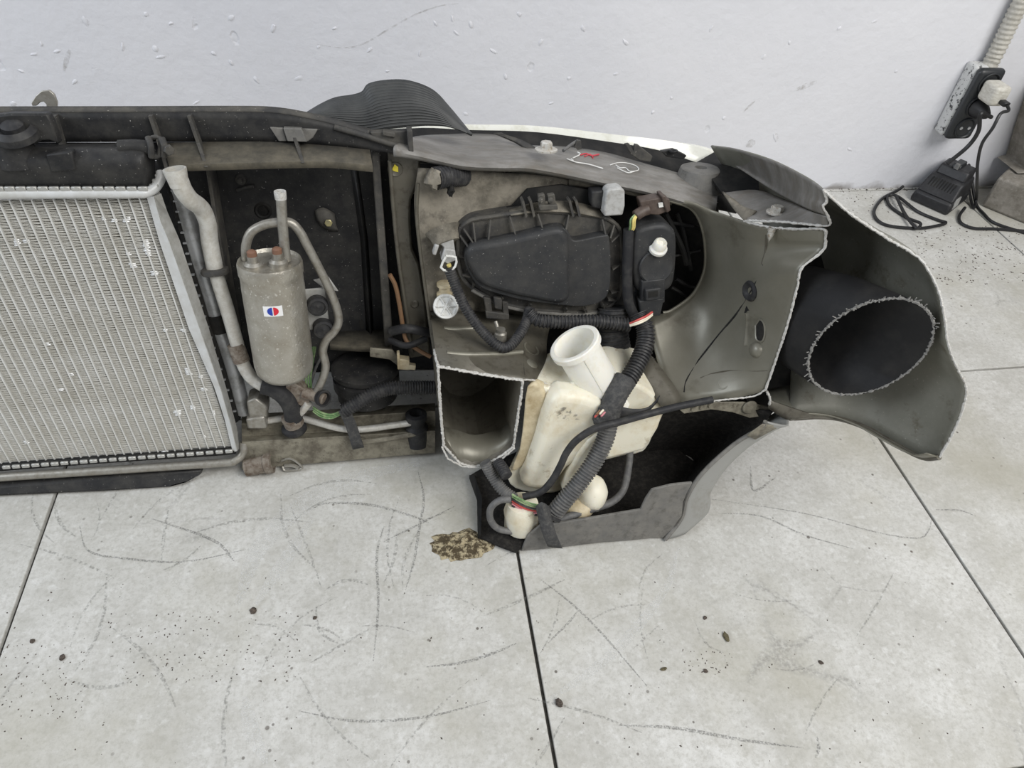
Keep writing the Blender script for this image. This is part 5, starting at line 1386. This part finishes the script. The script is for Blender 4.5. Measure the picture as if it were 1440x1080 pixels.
# ================================================================== THINGS BESIDE IT
su = [(432, 159), (452, 147), (472, 138), (496, 134), (510, 129), (519, 118), (545, 113), (575, 114), (608, 127), (632, 152), (660, 186)]
sm = [(436, 163), (458, 158), (482, 157), (505, 157), (522, 153), (535, 148), (560, 145), (585, 145), (612, 152), (638, 168), (662, 188)]
sn = [(440, 167), (465, 174), (490, 181), (510, 186), (530, 184), (550, 181), (572, 179), (597, 177), (625, 178), (646, 183), (664, 190)]
strap = ob('rubber_strap', sheet([[P(u, v, -0.075) for u, v in su], [P(u, v, -0.057) for u, v in sm], [P(u, v, -0.052) for u, v in sn]], 5, 8), 'strap', solid=0.003)
srow = sheet([[P(u, v, -0.075) for u, v in su], [P(u, v, -0.057) for u, v in sm], [P(u, v, -0.052) for u, v in sn]], 5, 8)[0]
nw = len(su) * 5 - 4
for k in range(1, 16):
    path = [p + EN * 0.0016 for p in srow[k * nw:(k + 1) * nw]][2:-2]
    ob('rib', sweep(path, 0.0009, 5), 'strap', strap)
tag(strap, 'wide black ribbed rubber strap looped over the top of the car section', 'strap')

# surface-mounted socket box on the wall
ZV = Vector((0, 0, 1))
YV = Vector((0, 1, 0))
b0 = WA(1311, 182, 0.0)
b1 = WA(1355, 84, 0.0)
bz0, bz1 = b0.z, b1.z
bx0 = b0.x
BW, BD = 0.062, 0.048
sbx = thing('socket_box', 'black wall socket box with chipped white paint on its sides', 'socket', (bx0 + BW / 2, YW, bz0))
cen = Vector((bx0 + BW / 2, YW - 0.017, (bz0 + bz1) / 2))
ob('back_box', box(cen, BW, 0.034, bz1 - bz0, (EX, YV, ZV)), 'socket_paint', sbx, 'box sides in chipped white paint', bevel=0.006)
ob('face_plate', box(Vector((cen.x, YW - 0.042, cen.z)), BW, 0.020, bz1 - bz0, (EX, YV, ZV)), 'socket', sbx, bevel=0.010, seg=3)
for k, dz in enumerate((-0.048, 0.0, 0.048)):
    c = Vector((cen.x, YW - 0.0522, cen.z + dz))
    so = ob('socket_well', lathe(c, -YV, [(0.0225, -0.002), (0.0225, 0.0025), (0.0205, 0.0035), (0.0185, 0.002), (0.0175, -0.001), (0, -0.001)], 28), 'socket', sbx)
    for sx in (-1, 1):
        ob('contact_hole', lathe(c + EX * sx * 0.0095 - YV * 0.0012, -YV, [(0.0035, -0.001), (0.0035, 0.0006), (0, 0.0006)], 10), 'alu_grey', so)
# charger plug in the top socket
ac = Vector((cen.x + 0.0, YW - 0.078, cen.z + 0.040))
ad = thing('usb_adapter', 'grubby white phone charger plugged into the wall socket box', 'charger', ac - Vector((0, 0, 0.03)))
ob('body', box(ac, 0.037, 0.046, 0.040, (EX, YV, ZV)), 'adapter', ad, bevel=0.008, seg=3)
ob('usb_plug', box(ac + Vector((0.006, -0.031, -0.008)), 0.014, 0.018, 0.009, (EX, YV, ZV)), 'cord', ad, 'black usb plug', bevel=0.002)
pc = Vector((cen.x, YW - 0.068, cen.z - 0.002))
ob_plug = ob('mains_plug', join(lathe(pc + YV * 0.012, -YV, [(0.019, 0), (0.018, 0.012), (0.012, 0.026), (0.008, 0.034), (0, 0.034)], 20)), 'cord')
tag(ob_plug, 'round black mains plug in the middle socket', 'plug')
# cables
c1 = [pc - YV * 0.018, pc - YV * 0.030 + EX * 0.004, WA(1379, 160, 0.105), WA(1376, 184, 0.105), WA(1361, 206, 0.105), WA(1332, 230, 0.11)]
tag(ob('black_mains_cable', tube(c1, 0.0042, 8, 8), 'cord'), 'black mains cable hanging from the middle socket to the charger', 'cord')
c2 = [ac + Vector((0.006, -0.040, -0.008)), ac + Vector((0.009, -0.047, -0.016)), WA(1407, 160, 0.14), WA(1396, 180, 0.15), WA(1381, 202, 0.15), WA(1375, 228, 0.15), WA(1374, 252, 0.15), FL(1373, 278, 0.02), FL(1369, 292, 0.005), FL(1362, 262, 0.02), FL(1362, 232, 0.07), FL(1366, 250, 0.04), FL(1372, 285, 0.005), FL(1383, 300, 0.004), FL(1400, 314, 0.004), FL(1450, 330, 0.004)]
tag(ob('usb_cable', tube(c2, 0.0032, 8, 8), 'cord'), 'thin black usb cable hanging from the white adapter down to the floor', 'cord')
c3 = [FL(1270, 262, 0.012), FL(1262, 268, 0.006), FL(1240, 280, 0.004), FL(1229, 300, 0.004), FL(1245, 316, 0.004), FL(1290, 321, 0.004), FL(1320, 317, 0.004), FL(1330, 313, 0.004), FL(1318, 309, 0.004), FL(1290, 297, 0.004), FL(1262, 276, 0.008), FL(1248, 276, 0.005), FL(1252, 290, 0.004), FL(1275, 306, 0.004), FL(1294, 314, 0.009),
      FL(1288, 320, 0.010), FL(1272, 300, 0.009), FL(1260, 275, 0.012)]
tag(ob('charger_lead', tube(c3, 0.0034, 8, 8), 'cord'), 'black lead lying in loose loops on the floor beside the charger', 'cord')
c4 = [FL(1357, 292, 0.012), FL(1349, 304, 0.005), FL(1352, 314, 0.004), FL(1370, 321, 0.004), FL(1400, 322, 0.0035), FL(1455, 326, 0.0035)]
tag(ob('floor_lead', tube(c4, 0.0034, 8, 8), 'cord'), 'black lead running from the charger right along the floor by the kerb', 'cord')
# battery charger dock
ca, cb_ = FL(1277, 281), FL(1331, 305)
cx_ = (cb_ - ca).normalized()
cy_ = Vector((-cx_.y, cx_.x, 0))
clen = (cb_ - ca).length
cd_ = 0.115
chg = thing('battery_charger', 'black battery charging dock on the floor below the socket box', 'charger', ca.lerp(cb_, 0.5) + cy_ * cd_ / 2)


def cpt(a, b_, z):
    return ca + cx_ * (a * clen) + cy_ * (b_ * cd_) + ZV * z


def frust(a0, a1, b0_, b1_, z0, A0, A1, B0, B1, z1):
    v = [cpt(a0, b0_, z0), cpt(a1, b0_, z0), cpt(a1, b1_, z0), cpt(a0, b1_, z0), cpt(A0, B0, z1), cpt(A1, B0, z1), cpt(A1, B1, z1), cpt(A0, B1, z1)]
    return v, [(3, 2, 1, 0), (4, 5, 6, 7), (0, 1, 5, 4), (1, 2, 6, 5), (2, 3, 7, 6), (3, 0, 4, 7)]


ob('base', frust(0, 1, 0, 1, 0.001, 0.03, 0.97, 0.03, 0.97, 0.028), 'charger', chg, bevel=0.006)
ob('slope', frust(0.03, 0.97, 0.05, 0.97, 0.027, 0.10, 0.92, 0.34, 0.93, 0.062), 'charger', chg, bevel=0.005)
ob('dock', join(frust(0.14, 0.88, 0.42, 0.92, 0.060, 0.16, 0.86, 0.50, 0.90, 0.082)), 'charger', chg, bevel=0.004)
ob('rail', join(frust(0.40, 0.62, 0.5, 0.86, 0.081, 0.42, 0.60, 0.54, 0.84, 0.090)), 'socket', chg, bevel=0.002)
ob('contact', frust(0.46, 0.58, 0.46, 0.56, 0.081, 0.47, 0.57, 0.48, 0.54, 0.093), 'hose_grey', chg, bevel=0.001)
lv = None
for k in range(9):
    a = 0.18 + k * 0.07
    ob('vent', frust(a, a + 0.03, 0.12, 0.16, 0.034, a + 0.02, a + 0.05, 0.28, 0.31, 0.058), 'deep', chg)
ob('light_window', frust(0.965, 1.0, 0.15, 0.42, 0.012, 0.955, 0.99, 0.18, 0.40, 0.034), 'grey_light', chg, 'grey indicator window')

# conduit up the wall
cpath = [Vector((cen.x + 0.008, YW - 0.020, bz1 - 0.004)), Vector((cen.x + 0.010, YW - 0.018, bz1 + 0.03)), Vector((cen.x + 0.005, YW - 0.018, bz1 + 0.15)), Vector((cen.x + 0.004, YW - 0.018, bz1 + 0.45)), Vector((cen.x + 0.004, YW - 0.018, bz1 + 0.9))]
tag(ob('flexible_conduit', corrugated(cpath, 0.0165, 0.0095, 0.12, 16), 'conduit'), 'grey corrugated flexible conduit running up the wall from the socket box', 'conduit')
# concrete kerb and rough pier at the right edge
kf0, kf1 = FL(1379, 290), FL(1447, 318)
kd = (kf1 - kf0).normalized()
kf1 = kf0 + kd * 0.75
kn_ = Vector((-kd.y, kd.x, 0))
kb = 0.16
kz = 0.075
ktop = [kf0, kf1, kf1 + kn_ * kb, kf0 + kn_ * kb]
kv, kfc = prism([p + ZV * kz for p in ktop], kz, -ZV)
tag(ob('concrete_kerb', (kv, kfc), 'concrete', bevel=0.006), 'rough grey concrete kerb beam on the floor by the cables', 'kerb')
q0, q1 = WA(1396, 232, 0.0), WA(1446, 112, 0.0)
pier = [(q0.x - 0.01, kz + 0.004), (q0.x + 0.012, q0.z + 0.03), ((q0.x + q1.x) / 2 + 0.008, (q0.z + q1.z) / 2), (q1.x, q1.z), (q1.x + 0.02, q1.z + 0.1), (q1.x + 0.5, q1.z + 0.12), (q1.x + 0.5, kz + 0.004)]
pv = [Vector((x, YW - 0.085, z)) for x, z in pier]
tag(ob('concrete_pier', prism(pv, 0.08, YV), 'concrete', bevel=0.008), 'crumbling brown concrete pier standing against the wall at the right', 'pier')

# crumbled glue patch
gc_ = FL(646, 768)
gv, gf = [], []
NG = 30
for i in range(NG + 1):
    for k in range(36):
        a = 2 * math.pi * k / 36
        rr = i / NG
        ed = 1 + 0.35 * noise.noise(Vector((math.cos(a) * 1.6, math.sin(a) * 1.6, 4.2))) + 0.25 * noise.noise(Vector((math.cos(a) * 5, math.sin(a) * 5, 1.2)))
        x, y = 0.040 * rr * ed * math.cos(a), 0.024 * rr * ed * math.sin(a)
        h = 0.0005 + 0.0075 * (1 - rr ** 3) * (0.55 + 0.9 * abs(noise.noise(Vector((x * 150, y * 150, 1.0))))) + 0.002 * noise.noise(Vector((x * 420, y * 420, 2.0))) * (1 - rr ** 4)
        gv.append(gc_ + Vector((x, y, max(h, 0.0003))))
for i in range(NG):
    for k in range(36):
        k2 = (k + 1) % 36
        gf.append((i * 36 + k, i * 36 + k2, (i + 1) * 36 + k2, (i + 1) * 36 + k))
tag(ob('glue_patch', (gv, gf), 'rubble', angle=30), 'crumbled patch of beige and brown dried glue on the floor tile', 'glue')

# crumbs on the floor
for (u, v, r, fl2, m_, lab, cat, nm) in [
    (786, 990, 6, 0.75, 'dirt', 'round brown pebble lying right beside the tile joint', 'pebble', 'pebble'),
    (1021, 897, 7, 0.4, 'leaf', 'small curled dry leaf on the tile, largest of the leaf scraps', 'leaf', 'leaf_scrap'),
    (933, 941, 5, 0.3, 'leaf', 'narrow leaf scrap left of the dark dirt specks', 'leaf', 'leaf_scrap'),
    (992, 944, 3.2, 0.4, 'dirt', 'black dirt crumb between the two leaf scraps', 'crumb', 'dirt_crumb'),
    (1154, 932, 3.2, 0.4, 'dirt', 'greyish dirt crumb alone on the right half of the tile', 'crumb', 'dirt_crumb'),
    (443, 869, 3, 0.5, 'dirt', 'dark dirt crumb on the left tile below the metal rail', 'crumb', 'dirt_crumb'),
    (46, 902, 3.2, 0.4, 'dirt', 'dark dirt crumb close to the left tile joint', 'crumb', 'dirt_crumb'),
    (356, 859, 5, 0.3, 'dirt', 'flat dark flake on the pale drag mark', 'flake', 'dirt_flake'),
    (88, 925, 4, 0.4, 'dirt', 'small brown crumb near the brown dirt smear at lower left', 'crumb', 'dirt_crumb'),
    (991, 869, 3, 0.4, 'dirt', 'tiny dark speck above the curled dry leaf', 'crumb', 'dirt_crumb'),
]:
    c = FL(u, v)
    k = px(r, c)
    a = random.uniform(0, 3)
    axs = (Vector((math.cos(a), math.sin(a), 0)), Vector((-math.sin(a), math.cos(a), 0)), ZV)
    tag(ob(nm, blob(c + ZV * k * fl2 * 0.75, k, k * (0.45 if nm == 'leaf_scrap' else 0.8), k * fl2, 0.5, seed=u * 0.1, ax=axs, nu=10, nv=7), m_), lab, cat)
# loose grit on the tiles: too fine to count
tv, tf = [], []
rg = random.Random(11)
for u0, u1, v0, v1, cnt in ((1290, 1440, 315, 400, 260), (1180, 1300, 268, 300, 60), (150, 420, 860, 960, 170), (0, 120, 905, 1010, 90), (960, 1030, 915, 950, 40), (0, 1440, 800, 1075, 160), (1165, 1290, 262, 268, 90)):
    for _ in range(cnt):
        c = FL(rg.uniform(u0, u1), rg.uniform(v0, v1))
        r = rg.uniform(0.0004, 0.0010) * (2.0 if v1 < 420 else 1.0)
        k = len(tv)
        an = rg.uniform(0, 3)
        e1, e2 = Vector((math.cos(an), math.sin(an), 0)) * r * rg.uniform(0.8, 2.0), Vector((-math.sin(an), math.cos(an), 0)) * r
        tv += [c + e1, c + e2, c - e1, c - e2, c + ZV * r * 0.7]
        tf += [(k, k + 1, k + 4), (k + 1, k + 2, k + 4), (k + 2, k + 3, k + 4), (k + 3, k, k + 4)]
ob('floor_grit', (tv, tf), 'dirt', fb, kind='stuff')
